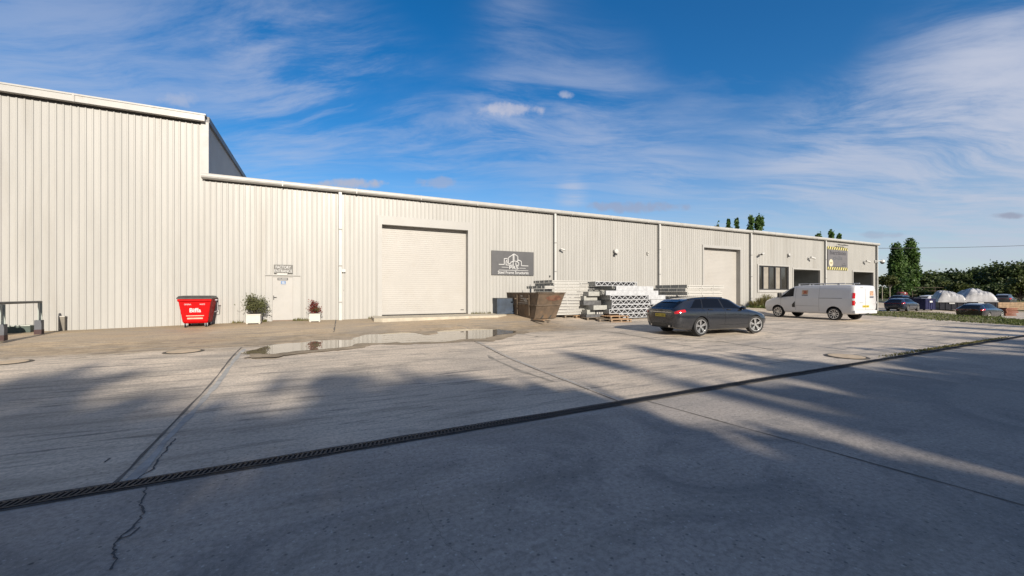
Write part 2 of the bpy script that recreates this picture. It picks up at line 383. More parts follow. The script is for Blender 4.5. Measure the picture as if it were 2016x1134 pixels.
    p = t.n('ShaderNodeBsdfPrincipled', {'Base Color': c, 'Roughness': ro, 'Specular IOR Level': .35})
    hgt = t.m('ADD', t.m('MULTIPLY', fine, .5), t.m('MULTIPLY', grit, t.m('ADD', t.m('MULTIPLY', nm, .5), .25)))
    b = t.n('ShaderNodeBump', {'Height': hgt, 'Strength': .25, 'Distance': .004})
    b2 = t.n('ShaderNodeBump', {'Height': med, 'Strength': .25, 'Distance': .03, 'Normal': b.outputs[0]})
    t.t.links.new(b2.outputs[0], p.inputs['Normal'])
    t.t.links.new(p.outputs[0], t.n('ShaderNodeOutputMaterial').inputs[0])
    return m
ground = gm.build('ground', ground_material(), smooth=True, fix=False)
ground.rotation_euler = (0, 0, ALPHA); struct(ground)

def strip(mb, pts, wid, lift=.004, mi=0, jit=0.0, seed=1, seg=.35, taper=False):
    """flat ribbon laid on the yard along (u, v) points"""
    rr = random.Random(seed); P = []
    for a, b in zip(pts[:-1], pts[1:]):
        n = max(1, int(math.hypot(b[0]-a[0], b[1]-a[1])/seg))
        for k in range(n): P.append((a[0]+(b[0]-a[0])*k/n, a[1]+(b[1]-a[1])*k/n))
    P.append(pts[-1]); o = len(mb.v)
    for i, (u, v) in enumerate(P):
        a = P[max(0, i-1)]; b = P[min(len(P)-1, i+1)]; d = math.hypot(b[0]-a[0], b[1]-a[1]) or 1
        nx, ny = -(b[1]-a[1])/d, (b[0]-a[0])/d
        j = rr.uniform(-jit, jit); ww = wid*(rr.uniform(.45, 1.3) if jit else 1)/2
        if taper: ww *= 1-.75*i/len(P)
        for s in (1, -1):
            uu, vv = u+nx*(j+s*ww), v+ny*(j+s*ww); mb.v.append((uu, vv, H(uu, vv)+lift))
    for i in range(len(P)-1):
        mb.f.append((o+2*i, o+2*i+1, o+2*i+3, o+2*i+2)); mb.mi.append(mi)
    return mb
JOINT = mat('joint_dark', (.11, .10, .088), .85, 0, .3, 4)
CRACK = mat('crack_dark', (.075, .075, .075), .9)
SEAL = mat('joint_pale', (.34, .33, .31), .8, 0, .2, 5, bump=.3)
def dv(u): return 4.69+.0262*u                     # the drain channel's v
jm = MB()
for i, (u0, u1, v1) in enumerate(((-13.8, -13.7, 13.6), (-7.8, -7.75, 13.6), (-1.62, -1.95, 13.6), (4.2, 4.55, 13.7), (10.4, 10.5, 20.3), (16.6, 16.6, 20.3), (22.7, 22.7, 20.3), (28.8, 28.8, 20.3), (35, 35, 18))):
    strip(jm, [(u0, dv(u0)+.09), (u1, v1)], .035 if i in (2, 3) else .022, .004, jit=.004, seed=i)
strip(jm, [(4.62, dv(4.6)-.09), (5.2, 0.0), (5.5, -4)], .024, .004, jit=.003)
strip(jm, [(10.7, dv(10)-.09), (10.9, -4)], .018, .004, jit=.003)
strip(jm, [(16.9, dv(17)-.09), (17.1, -4)], .018, .004, jit=.003)
strip(jm, [(.75, 20.4), (.55, 16.8)], .05, .004, jit=.01)
strip(jm, [(-16, 13.5), (-7, 13.66), (-2.5, 13.95), (3, 13.85), (9, 13.8), (20, 13.7), (36, 13.4)], .03, .0045, jit=.02, seed=4)
strip(jm, [(5, 9.3), (14, 9.2), (34, 9.0)], .018, .0045, jit=.004, seed=6)
jo = jm.build('joint', JOINT, ground, fix=False)
jm = MB(); strip(jm, [(-1.52, dv(-1.5)+.1), (-1.83, 13.2)], .085, .0035, jit=.012, seed=8)
strip(jm, [(4.27, dv(4)+.1), (4.62, 13.4)], .05, .0035, jit=.008, seed=9)
jm.build('joint_sealant', SEAL, ground, fix=False)
cm = MB()
def px_uv(*pp): return [xy2uv(*ground_at(*p)) for p in pp]
strip(cm, px_uv((290, 962), (275, 1000), (284, 1012), (262, 1040), (238, 1060), (222, 1080), (228, 1110), (214, 1134)), .014, .004, jit=.012, seed=3, seg=.03)
strip(cm, px_uv((275, 1045), (255, 1062), (232, 1070)), .012, .004, jit=.01, seed=5, seg=.04)
strip(cm, px_uv((345, 865), (320, 895), (300, 925), (262, 950)), .016, .0045, jit=.012, seed=11, seg=.05)
strip(cm, px_uv((800, 905), (830, 1000), (880, 1080), (950, 1134)), .002, .004, jit=.012, seed=7, seg=.03)
strip(cm, px_uv((205, 915), (217, 906)), .03, .004, jit=.004, seed=7, seg=.04)
cm.build('crack', CRACK, ground, fix=False)
# tyre-polished dark drag marks on the pale slab
tm = MB()
for i, pp in enumerate((((1180, 652), (1290, 668), (1420, 672), (1530, 690)), ((1500, 645), (1600, 652), (1700, 658), (1850, 672)), ((960, 700), (1020, 730), (1090, 752)), ((900, 640), (1000, 655), (1060, 663)))):
    strip(tm, px_uv(*pp), .10, .0042, jit=.02, seed=20+i, seg=.3)
tm.build('tyre_mark', mat('tyre_mark', (.24, .215, .18), .8, 0, .3, 3), ground, fix=False)

# wet patch and puddle (level water lying in the fold of the yard)
pud_up = [(478, 695), (492, 690), (512, 685), (536, 679), (600, 673), (660, 669.5), (696, 668), (712, 660), (790, 655), (815, 655.5), (845, 660), (880, 650), (930, 647.5), (985, 648.5), (1012, 652)]
pud_lo = [(1012, 655), (975, 661), (950, 667), (905, 668.5), (870, 672), (800, 674.5), (740, 675), (706, 677), (690, 682), (640, 686), (600, 690), (560, 693), (530, 696.5), (500, 696), (486, 697.5)]
def flat(px, py, z):
    d = (EYE-z)/((py-HY)/FPX); return ((px-CX)/FPX*d, d, z)
def smooth_poly(pts, n=4, jit=.02, seed=3):
    rr = random.Random(seed); out = []; N = len(pts)
    for i in range(N):
        p0, p1, p2, p3 = (Vector(pts[(i+k) % N]) for k in (-1, 0, 1, 2))
        for k in range(n):
            t = k/n; q = .5*((2*p1)+(p2-p0)*t+(2*p0-5*p1+4*p2-p3)*t*t+(3*p1-p0-3*p2+p3)*t*t*t)
            out.append((q.x+rr.uniform(-jit, jit), q.y+rr.uniform(-jit, jit), q.z))
    return out
pts = [flat(px, py, .139) for px, py in pud_up+pud_lo]
def ragged(ps, k, sc_, seed): return [(x+k*mnoise.noise(Vector((x*sc_, y*sc_, seed)))+k*.5*mnoise.noise(Vector((x*sc_*3, y*sc_*3, seed))), y+k*mnoise.noise(Vector((x*sc_, y*sc_, seed+9)))+k*.5*mnoise.noise(Vector((x*sc_*3, y*sc_*3, seed+5))), z) for x, y, z in ps]
pm = MB().poly(ragged(smooth_poly(pts, n=8, jit=.012), .22, 1.3, 2.0))
WATER = bpy.data.materials.new('puddle_water'); WATER.use_nodes = True
t = NT(WATER.node_tree); co = t.n('ShaderNodeTexCoord').outputs['Object']
p = t.n('ShaderNodeBsdfPrincipled', {'Base Color': t.mix(t.noise(co, 1.5), rgb(.16, .125, .085), rgb(.22, .175, .12)), 'Roughness': .012, 'IOR': 1.45, 'Specular IOR Level': .42})
b = t.n('ShaderNodeBump', {'Height': t.noise(co, 3.0, 2), 'Strength': .012, 'Distance': .02}); t.t.links.new(b.outputs[0], p.inputs['Normal'])
t.t.links.new(p.outputs[0], t.n('ShaderNodeOutputMaterial').inputs[0])
struct(pm.build('puddle_water', WATER))
cen = Vector((sum(p[0] for p in pts)/len(pts), sum(p[1] for p in pts)/len(pts), 0))
def grow(p, k):
    u, v = xy2uv(p[0], p[1]); vc = 14.6+.1*u
    return uv2xy(u*1.02+.1, v+(v-vc)*k+(k*.9 if v > vc else -k*.6)) + (.1345,)
wet = MB().poly(ragged(smooth_poly([grow(p, .16) for p in pts], n=8, jit=.03, seed=9), .30, 1.1, 4.0))
struct(wet.build('wet_concrete', mat('wet_concrete', (.26, .205, .14), .75, 0, .3, 2.0, dirt=(.20, .16, .11), dscale=3)))

# manhole and gully covers
def cover(px, py, r, label, infill=False):
    x, y = ground_at(px, py); o = thing('manhole_cover', label, 'manhole cover', (x, y, Hxy(x, y)+.005), ALPHA)
    MB().lathe([(0, .012), (r*.86, .012), (r*.88, .004), (r*.9, .012), (r, .010), (r+.02, 0)], 32).build('lid', mat('cast_iron', (.09, .078, .062), .7, .4, .3, 9, bump=.6), o, smooth=True)
    if infill:
        MB().lathe([(0, .0165), (r*.84, .0165), (r*.845, .0125)], 32).build('infill', mat('cover_infill', (.46, .36, .25), .85, 0, .15, 5), o); return
    m = MB()
    for k in range(-4, 5): m.box(-math.sqrt(max(.01, .7-(k/5)**2))*r, math.sqrt(max(.01, .7-(k/5)**2))*r, k*r/5.5-.012, k*r/5.5+.012, .012, .018)
    m.build('tread', MATS['cast_iron'], o)
cover(1666, 702.5, .46, 'round manhole cover beside the drain channel near the weeds', True)
cover(362, 693, .42, 'iron cover let into the concrete before the red bin', True)
cover(14, 715, .38, 'iron cover in the concrete in front of the grey barrier rail', True)

# linear drain channel
dr = thing('drain_channel', 'long black slotted drain channel crossing the whole yard', 'drain channel')
dr.rotation_euler = (0, 0, ALPHA)
m = MB(); strip(m, [(-30, dv(-30)), (60, dv(60))], .14, .0045, seg=1.0); m.build('gutter_bed', mat('drain_black', (.008, .008, .009), .9), dr, fix=False)
m = MB()
for s in (-1, 1):
    strip(m, [(-30, dv(-30)+s*.068), (60, dv(60)+s*.068)], .022, .014, seg=1.0)
    strip(m, [(-30, dv(-30)+s*.098), (60, dv(60)+s*.098)], .03, .006, mi=1, jit=.008, seg=.3)
m.build('edge_rail', [mat('drain_iron', (.016, .016, .017), .65, 0, .3, 8), mat('edge_mortar', (.07, .066, .062), .9, 0, .4, 6)], dr, fix=False)
m = MB(); u = -8.0
while u < 26:
    st = .045 if u < 7 else .07
    v = dv(u); h = H(u, v)+.007
    m.add([(u, v-.06, h), (u+.018, v-.06, h), (u+.045, v+.06, h), (u+.027, v+.06, h), (u, v-.06, h+.007), (u+.018, v-.06, h+.007), (u+.045, v+.06, h+.007), (u+.027, v+.06, h+.007)],
          [(4, 5, 6, 7), (0, 1, 5, 4), (3, 7, 6, 2), (1, 2, 6, 5), (0, 4, 7, 3)])
    u += st
m.build('grate', MATS['drain_iron'], dr, fix=False)

# ------------------------------------------------------------------ corrugated cladding
PITCH = .2
def clad(mb, u0, u1, z0, z1, v, sgn=-1, dep=.023, mi=0, axis='u', pitch=PITCH, rib=(.125, .14, .178, .193)):
    """trapezoid sheet between u0..u1, ribs standing out on the sgn side"""
    pr = []
    k0 = math.floor(u0/pitch)-1
    while k0*pitch < u1+pitch:
        b = k0*pitch
        pr += [(b+rib[0], 0), (b+rib[1], 1), (b+rib[2], 1), (b+rib[3], 0)]; k0 += 1
    xs = [p[0] for p in pr]; ys = [p[1] for p in pr]
    pts = [(u0, float(np.interp(u0, xs, ys)))]+[p for p in pr if u0 < p[0] < u1]+[(u1, float(np.interp(u1, xs, ys)))]
    o = len(mb.v)
    for u, d in pts:
        vv = v+sgn*dep*d
        for z in (z0, z1): mb.v.append((u, vv, z) if axis == 'u' else (vv, u, z))
    for i in range(len(pts)-1): mb.f.append((o+2*i, o+2*i+2, o+2*i+3, o+2*i+1)); mb.mi.append(mi)
def clad_wall(mb, u0, u1, z0, z1, v, openings):
    br = sorted({u0, u1} | {o[0] for o in openings} | {o[1] for o in openings}); br = [b for b in br if u0 <= b <= u1]
    for a, b in zip(br[:-1], br[1:]):
        z = z0; mid = (a+b)/2
        for o in sorted([o for o in openings if o[0] < mid < o[1]], key=lambda o: o[2]):
            if o[2] > z: clad(mb, a, b, z, o[2], v)
            z = max(z, o[3])
        if z < z1: clad(mb, a, b, z, z1, v)

GROT = (0, 0, ALPHA)
wh = thing('warehouse', 'long low white ribbed steel warehouse with roller doors and gutter', 'warehouse', (0, 0, 0), ALPHA)
V = WALL_V
U0, U1 = -4.18, 50.85
D1 = (2.82, 7.26, -1, 5.02); D2 = (25.6, 29.7, -1, 5.0); WN = (32.0, 36.0, 1.88, 3.85); O3 = (36.7, 40.7, -1, 3.66); O4 = (46.35, 50.15, -1, 3.66); DE = (-1.86, -.96, -1, 2.42)
m = MB(); clad_wall(m, U0, U1, -1.2, 6.42, V, [D1, D2, WN, O3, O4, DE])
m.build('wall', WALL, wh, fix=False)
m = MB(); clad(m, V+.02, V+38, -1.2, 6.42, U1, 1, axis='v'); m.box(U0, U1-.05, V+37.9, V+38, -1, 6.4)
m.build('side_wall', WALL, wh, fix=False)
m = MB(); m.add([(U0, V+.05, 6.5), (U1, V+.05, 6.5), (U1, V+19, 8.0), (U0, V+19, 8.0), (U0, V+38, 6.5), (U1, V+38, 6.5)], [(0, 1, 2, 3), (3, 2, 5, 4)])
m.add([(U1-.01, V+.05, 6.40), (U1-.01, V+19, 8.0), (U1-.01, V+38, 6.40)], [(0, 1, 2)])
m.build('roof', mat('roof_grey', (.35, .35, .35), .5), wh, fix=False)
def gutter(u0, u1, z, h, prj=.2, extra=None):
    m = MB()
    # rounded front profile
    pr = [(0, 0), (-prj*.55, 0), (-prj*.92, .05), (-prj, .11), (-prj, h-.05), (-prj*.9, h), (0, h)]
    n = len(pr); vs = [(u0, V-.04+p[0], z+p[1]) for p in pr]+[(u1, V-.04+p[0], z+p[1]) for p in pr]
    m.add(vs, [tuple(range(n)), tuple(range(2*n-1, n-1, -1))]+[(i, i+n, (i+1) % n+n, (i+1) % n) for i in range(n)])
    # lap joints in the gutter run
    u = u0+2.9
    while u < u1-.5:
        m.box(u-.02, u+.02, V-.04-prj-.004, V-.06, z-.004, z+h+.004); u += 3.05
    return m
gutter(U0-.12, 30.98, 6.36, .22).build('gutter', GUT, wh)
gutter(31.0, U1+.16, 6.38, .23, .22).build('gutter', GUT, wh)
m = MB(); m.box(U0, U1, V-.028, V+.06, 6.30, 6.36); m.build('eaves_shade_strip', DARKJ, wh)  # dark strip painting the shadow gap below the gutter
for u in (.94, 12.7, 21.1, 30.9, 41.45, 50.72):
    m = MB(); m.box(u-.06, u+.06, V-.18, V-.066, basez(u)-.5+(-.6 if u > 45 else 0), 6.36); dpipe = m.build('downpipe', WHITEP, wh)
    m = MB(); m.box(u-.085, u-.062, V-.15, V-.030, -.6, 6.355)  # full-height grey strip paints the pipe's shaded left side
    for z in (1.2, 2.9, 4.6): m.box(u-.075, u+.075, V-.19, V-.05, z, z+.05)
    m.build('bracket', mat('bracket_shade_grey', (.22, .22, .215), .6), dpipe)
# roller doors
def roller(D, jl, jr, jt, zb, dep=.36):
    u0, u1, _, zt = D
    m = MB()
    m.box(u0-jl, u0, V-.055, V+dep, -.8, zt+jt); m.box(u1, u1+jr, V-.055, V+dep, -.8, zt+jt); m.box(u0, u1, V-.055, V+dep, zt, zt+jt)
    fr = m.build('door_frame', WALLF, wh)
    m = MB(); z = zb+.12; n = 0; prof = []
    while z < zt:
        prof += [(z, 0), (z+.088, 0), (z+.094, .009), (z+.1, .009)]; z += .104
    prof = [p for p in prof if p[0] < zt]
    o = len(m.v)
    for zz, d in prof:
        for u in (u0, u1): m.v.append((u, V+dep-.06+d, zz))
    for i in range(len(prof)-1): m.f.append((o+2*i, o+2*i+1, o+2*i+3, o+2*i+2)); m.mi.append(0)
    dd = m.build('roller_door', ROLL, wh, fix=False)
    MB().box(u0, u1, V+dep-.09, V+dep-.05, zb+.04, zb+.13).build('bottom_rail', ROLL, dd)
    MB().box(u0, u1, V+dep-.085, V+dep-.05, zb-.3, zb+.04).build('rubber_seal', RUB, dd)
    MB().box(u1-.3, u1-.12, V+dep-.075, V+dep-.055, zb+.19, zb+.23).build('handle', DARKJ, dd)
    return fr
roller(D1, .22, .26, .42, .53)
roller(D2, .14, .16, .2, .58)
# concrete threshold ramp of the first roller door
m = MB(); a, b = 2.3, 9.1
xs = [(a, V-1.25), (a+.35, V-1.5), (b-.7, V-1.5), (b, V-1.0), (b, V-.05), (a, V-.05)]
top = [(x, y, .50 if y < V-.5 else .53) for x, y in xs]; bot = [(x+(.0), y, .1) for x, y in xs]
m.add(top+bot, [(0, 1, 2, 3, 4, 5)]+[(i, i+6, (i+1) % 6+6, (i+1) % 6) for i in range(6)])
rp = m.build('threshold_slab', mat('slab_pale', (.40, .36, .29), .8, 0, .15, 2, bump=.2, dirt=(.25, .2, .13), dscale=2)); rp.rotation_euler = GROT; struct(rp)
# entrance door
m = MB(); u0, u1, zt = DE[0], DE[1], DE[3]
m.box(u0, u0+.05, V-.05, V+.1, .2, zt); m.box(u1-.05, u1, V-.05, V+.1, .2, zt); m.box(u0+.05, u1-.05, V-.05, V+.1, zt-.05, zt); m.box(u0-.22, u1+.24, V-.1, V-.052, zt+.005, zt+.035)
m.build('entrance_frame', WALLF, wh)
dd = MB().box(u0+.055, u1-.055, V-.03, V+.02, .46, zt-.055).build('entrance_door', mat('door_white', (.345, .335, .322), .4, 0, .03, 1.5, dirt=(.34, .32, .29), dscale=2), wh)
m = MB(); m.box(u0+.09, u0+.12, V-.045, V-.03, 1.36, 1.55); m.tube([(u0+.105, V-.032, 1.47), (u0+.105, V-.08, 1.47), (u0+.22, V-.08, 1.47)], .011, 6); m.build('handle', FRAMEG, dd)
MB().box(u0+.055, u1-.055, V-.035, V+.02, .38, .455).build('kick_strip', mat('brick_step', (.2, .14, .1), .8), dd)
m = MB(); m.box(u0-.2, u0, V-.048, V, .2, zt); m.box(u1, u1+.24, V-.048, V, .2, zt); m.build('flashing', WALLF, wh)
m = MB().box(-1.62, -1.22, V-.12, V-.036, 2.455, 2.53).build('lamp', WHITEP, wh)
# office window
m = MB(); u0, u1, z0, z1 = WN
m.box(u0-.16, u0, V-.06, V+.14, z0-.2, z1+.1); m.box(u1, u1+.16, V-.06, V+.14, z0-.2, z1+.1); m.box(u0, u1, V-.06, V+.14, z1, z1+.1); m.box(u0, u1, V-.075, V+.14, z0-.2, z0)
wf = m.build('window', WALLF, wh)
MB().box(u0, u1, V+.10, V+.12, z0, z1).build('pane', GLASS, wf)
m = MB(); wd = [0, .17, .37, .575, .76, 1]
for k in wd: m.box(u0+(u1-u0)*k-(.06 if k else 0)+0, u0+(u1-u0)*k+(.0 if k == 1 else .06), V+.03, V+.095, z0, z1)
m.box(u0+.07, u1-.07, V+.032, V+.094, z0, z0+.09); m.box(u0+.07, u1-.07, V+.032, V+.094, z1-.08, z1)
m.build('frame', FRAMEG, wf)
for a, b in ((1, 2), (3, 4)): MB().box(u0+(u1-u0)*wd[a]+.06, u0+(u1-u0)*wd[b]-.06, V+.085, V+.098, z0+.09, z1-.08).build('blind', BLIND, wf)
# open bays
def bay(D, split, floor):
    u0, u1, _, zt = D; dp = 2.6
    m = MB(); m.box(u0-.14, u0, V-.055, V+.1, -1, zt+.12); m.box(u1, u1+.14, V-.055, V+.1, -1, zt+.12); m.box(u0, u1, V-.055, V+.1, zt, zt+.12)
    fr = m.build('bay_frame', WALLF, wh)
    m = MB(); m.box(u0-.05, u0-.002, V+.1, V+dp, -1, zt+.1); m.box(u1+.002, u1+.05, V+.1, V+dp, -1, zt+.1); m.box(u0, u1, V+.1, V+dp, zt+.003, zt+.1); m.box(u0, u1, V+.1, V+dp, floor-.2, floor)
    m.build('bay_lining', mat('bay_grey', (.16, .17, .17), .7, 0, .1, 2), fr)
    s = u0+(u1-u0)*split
    m = MB(); m.box(u0, s, V+dp-.1, V+dp, floor, zt); m.build('bay_back', mat('bay_dark', (.03, .024, .022), .6), fr)  # dark panel closing the left part of the back
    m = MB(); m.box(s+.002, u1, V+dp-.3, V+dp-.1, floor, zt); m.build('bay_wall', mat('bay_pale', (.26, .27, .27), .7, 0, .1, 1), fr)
    MB().box(s+.3, u1-.4, V+1.0, V+1.6, floor+.005, floor+1.5).build('bay_cabinet', mat('bay_cabinet', (.07, .075, .075), .6), fr)
bay(O3, .55, .55); bay(O4, .75, -.2)

# tall neighbour
tw = thing('tall_warehouse', 'taller white ribbed steel shed with dark grey end wall', 'warehouse', (0, 0, 0), ALPHA)
m = MB(); clad(m, -60, U0, -1.2, 8.75, V); m.build('wall', WALL, tw, fix=False)
m = MB(); clad(m, V+.05, V+40, 5.6, 8.72, U0+.01, 1, axis='v'); m.build('end_wall', GABLE, tw, fix=False)
m = MB(); m.box(U0-.16, U0+.10, V-.06, V+.05, 6.6, 8.72); m.build('corner_flashing', WALLF, tw)
m = MB(); m.box(-60, U0, V-.24, V-.04, 8.70, 8.93); m.box(-60, U0+.04, V-.26, V+.1, 8.93, 8.99)
for k in range(1, 15): m.box(U0-k*3.9-.03, U0-k*3.9+.03, V-.265, V-.1, 8.69, 8.995)
m.build('gutter', GUT, tw)
m = MB(); m.box(U0+.002, U0+.12, V-.04, V+40, 8.72, 8.96); m.build('verge_flashing', mat('verge_grey', (.12, .12, .125), .5), tw)
m = MB(); m.box(-60, U0, V-.03, V+.06, 8.62, 8.70); m.build('eaves_shade_strip', DARKJ, tw)  # painted shadow line under the tall shed's gutter
m = MB(); m.add([(-60, V+.05, 8.9), (U0, V+.05, 8.9), (U0, V+40, 8.9), (-60, V+40, 8.9)], [(0, 1, 2, 3)]); m.build('roof', MATS['roof_grey'], tw)
# ------------------------------------------------------------------ signs
def sign(name, label, pxl, pyl, pxr, pyb, m_, frame=None):
    u0, zt = wall_at(pxl, pyl); u1, _ = wall_at(pxr, pyl); _, zb = wall_at(pxl, pyb)
    o = thing(name, label, 'sign', uv2xy((u0+u1)/2, V-.06)+(zb,), ALPHA)
    W, Hh = u1-u0, zt-zb
    MB().box(-W/2, W/2, -.012, .02, 0, Hh).build('board', m_, o)
    return o, W, Hh
o, W, Hh = sign('company_sign', 'dark grey company board with white outlined buildings beside the big roller door', 967, 493, 1049.5, 541, SIGNG)
def sp(x, y): return ((x-379)/462*W, (459-y)/272*Hh)
m = MB()
for st in ([(225, 340), (281, 340), (281, 272), (314, 272)], [(314, 288), (300, 300), (300, 345), (383, 345)], [(325, 330), (325, 262), (388, 215), (430, 242), (430, 282)],
           [(388, 215), (388, 290)], [(378, 230), (378, 345)], [(307, 290), (318, 328), (350, 328), (350, 312), (398, 296), (440, 312), (440, 345), (408, 345), (408, 316)], [(414, 302), (440, 284), (470, 298), (470, 348), (545, 348)],
           [(255, 371), (326, 371)], [(448, 377), (516, 377)], [(225, 404), (545, 404)]):
    wd = .034 if len(st) > 2 or st[0][0] in (388, 378) else .02
    for a, b in zip(st[:-1], st[1:]):
        (xa, za), (xb, zb) = sp(*a), sp(*b); e = Vector((xb-xa, 0, zb-za)).normalized()*wd*.45
        m.bar((xa-e.x, -.0145, za-e.z), (xb+e.x, -.0145, zb+e.z), wd, .006, up=(0, 1, 0))
m.build('emblem', LETW, o)
m = MB(); merge(m, text_mb('PRS', 38/272*Hh, 100/462*W, .004), (sp(387, 0)[0], -.013, sp(0, 391)[1])); m.build('lettering', LETW, o, fix=False)
m = MB(); merge(m, text_mb('Steel Frame Structures', 33/272*Hh, 336/462*W, .006), (sp(382, 0)[0], -.013, sp(0, 445)[1])); m.build('lettering', LETW, o, fix=False)

o, W, Hh = sign('entrance_sign', 'small grey FACTORY ENTRANCE sign above the white door', 539.3, 521, 576.4, 538, mat('sign_entr', (.105, .102, .095), .5))
m = MB(); merge(m, text_mb('FACTORY', Hh*.32, W*.80, .004), (0, -.013, Hh*.56)); m.build('lettering', LETW, o, fix=False); m = MB(); merge(m, text_mb('ENTRANCE', Hh*.32, W*.94, .004), (0, -.013, Hh*.12)); m.build('lettering', LETW, o, fix=False)
u, z = wall_at(556.5, 551.5, V-.05)
o = thing('door_notice', 'narrow black notice fixed high on the white entrance door', 'notice', uv2xy(u, V-.045)+(z,), ALPHA)
MB().box(-.2, .2, -.006, .012, 0, .10).build('board', BLACKP, o)
m = MB(); m.box(-.17, -.06, -.009, -.006, .058, .075); m.box(-.04, .17, -.009, -.006, .058, .078); m.box(-.17, .17, -.009, -.006, .022, .042); m.build('lettering', mat('let_dim', (.4, .4, .4), .6), o)
u, z = wall_at(557.7, 560, V-.05)
o = thing('door_sticker', 'blue square safety sticker on the white entrance door under the notice', 'sticker', uv2xy(u, V-.045)+(z,), ALPHA)
MB().box(-.09, .09, -.004, .012, 0, .15).build('sheet', mat('sticker_blue', (.05, .14, .32), .5), o)
m = MB(); m.box(-.06, .05, -.006, -.004, .09, .12); m.box(-.05, .06, -.006, -.004, .045, .065); m.box(-.085, .085, -.006, -.004, .005, .022); m.build('print', LETW, o)

o, W, Hh = sign('hazard_sign', 'grey harrison civils board edged with yellow and black hazard stripes', 1628, 485, 1667, 531, SIGNM)
bh = Hh*.125; n = 9
for zz in (0.0, Hh-bh):
    band = MB().box(-W/2-.02, W/2+.02, -.0145, .01, zz, zz+bh).build('hazard_band', YEL, o); m = MB()
    for k in range(-1, n+1):
        a = -W/2+k*W/n; pts_ = [(a+W/n*.15, zz), (a+W/n*.60, zz), (a+W/n*1.05, zz+bh), (a+W/n*.60, zz+bh)]
        pts_ = [(min(W/2, max(-W/2, x)), q) for x, q in pts_]
        if pts_[1][0]-pts_[0][0]+pts_[2][0]-pts_[3][0] > .02: m.prism(pts_, -.018, -.0145)
    m.build('stripe_pattern', LETD, band)
def slab(txt, x, z, h, wd, bold, mt, nm):
    m = MB(); merge(m, text_mb(txt, h, wd, bold), (x, -.0125, z)); n = len(txt)
    for i, ch in enumerate(txt):                              # slab serifs
        cx = x-wd/2+wd*(i+.5)/n
        if ch in 'hrinl': m.box(cx-wd/n*.42, cx+wd/n*.25, -.017, -.0125, z, z+h*.09)
    m.build(nm, mt, o, fix=False)
slab('harrison', 0, Hh*.67, Hh*.17, W*.78, .006, LETD, 'lettering')
slab('civils', -.02*W, Hh*.45, Hh*.17, W*.46, 0, mat('let_grey', (.07, .075, .085), .5), 'lettering')
m = MB(); m.lathe([(0, -.016), (.34, -.016), (.34, -.012)], 28, axis='Y', M=Matrix.Translation((-W*.34, 0, Hh*.30))); m.build('roundel', mat('roundel', (.48, .45, .33), .5), o)
m = MB(); m.box(-W*.34-.2, -W*.34+.2, -.019, -.016, Hh*.30-.02, Hh*.30+.05); m.box(-W*.34-.12, -W*.34+.14, -.019, -.016, Hh*.30-.09, Hh*.30-.05); m.build('print', mat('roundel_ink', (.25, .2, .1), .5), o)
m = MB(); m.bar((W*.2, -.014, Hh*.24), (W*.34, -.014, Hh*.32), .03, .004, up=(0, 1, 0)); m.bar((W*.34, -.014, Hh*.32), (W*.36, -.014, Hh*.24), .03, .004, up=(0, 1, 0)); m.box(W*.2, W*.42, -.016, -.012, Hh*.19, Hh*.215); m.box(-W*.42, W*.3, -.016, -.012, Hh*.145, Hh*.16); m.build('print', LETD, o)
# lamp over that board
u0, z = wall_at(1643, 483); u1, _ = wall_at(1662, 484)
o = thing('sign_lamp', 'slim strip lamp on two arms over the hazard striped board', 'lamp', uv2xy((u0+u1)/2, V)+(z,), ALPHA)
MB().tube([(-(u1-u0)/2, -.3, .02), ((u1-u0)/2, -.3, .02)], .035, 8).build('tube', FRAMEG, o)
[MB().tube([(s*.5, -.03, .1), (s*.5, -.2, .12), (s*.5, -.3, .02)], .015, 6).build('arm', FRAMEG, o) for s in (-1, 1)]

# ------------------------------------------------------------------ cameras and lamps fixed on the wall
def bullet(px, py, label, sgn=1, k=1.0):
    u, z = wall_at(px, py); o = thing('security_camera', label, 'security camera', uv2xy(u, V-.034)+(z,), ALPHA, 'security cameras on the long wall')
    MB().lathe([(0, -.05), (.055*k, -.05), (.06*k, 0)], 14, axis='Y').build('mount', WHITEP, o, smooth=True)
    MB().tube([(0, -.04, 0), (0, -.16*k, -.02), (.04*sgn, -.2*k, .02)], .016*k, 7).build('arm', WHITEP, o)
    MB().tube([(-.06*sgn*k, -.18*k, .05*k), (.22*sgn*k, -.26*k, -.03*k)], .055*k, 10).build('housing', WHITEP, o, smooth=True)
    MB().tube([(.221*sgn*k, -.2605*k, -.0305*k), (.235*sgn*k, -.264*k, -.034*k)], .042*k, 10).build('lens', BLACKP, o)
bullet(1102, 492, 'white bullet camera just beyond the downpipe after the grey company board', 1, .9)
bullet(1494.5, 501, 'white bullet camera above the corner of the office window', -1, 1.5)
bullet(1590, 508.5, 'white bullet camera above the open bay behind the van', 1, 1.5)
bullet(1699, 515.5, 'white bullet camera above the end bay after the hazard striped board', 1, 1.5)
def flood(px, py, label, k=1.0):
    u, z = wall_at(px, py); o = thing('flood_lamp', label, 'floodlight', uv2xy(u, V-.034)+(z,), ALPHA, 'lamps on the long wall')
    m = MB(); m.tube([(0, 0, -.05*k), (0, -.12*k, -.12*k), (-.02, -.16*k, -.16*k)], .02*k, 6); m.build('bracket', FRAMEG, o)
    MB().lathe([(0, -.18*k), (.13*k, -.16*k), (.15*k, -.05*k), (.07*k, 0)], 14, axis='Y').build('housing', WHITEP, o, smooth=True)
    MB().box(-.14*k, .02*k, -.17*k, -.06*k, -.24*k, -.15*k).build('sensor', FRAMEG, o)
flood(1210, 495, 'round white lamp with dark sensor high on the wall over the lattice stack', 1.1)
flood(1551, 501.5, 'slim dark wall lamp over the window frame end of the office', .8)
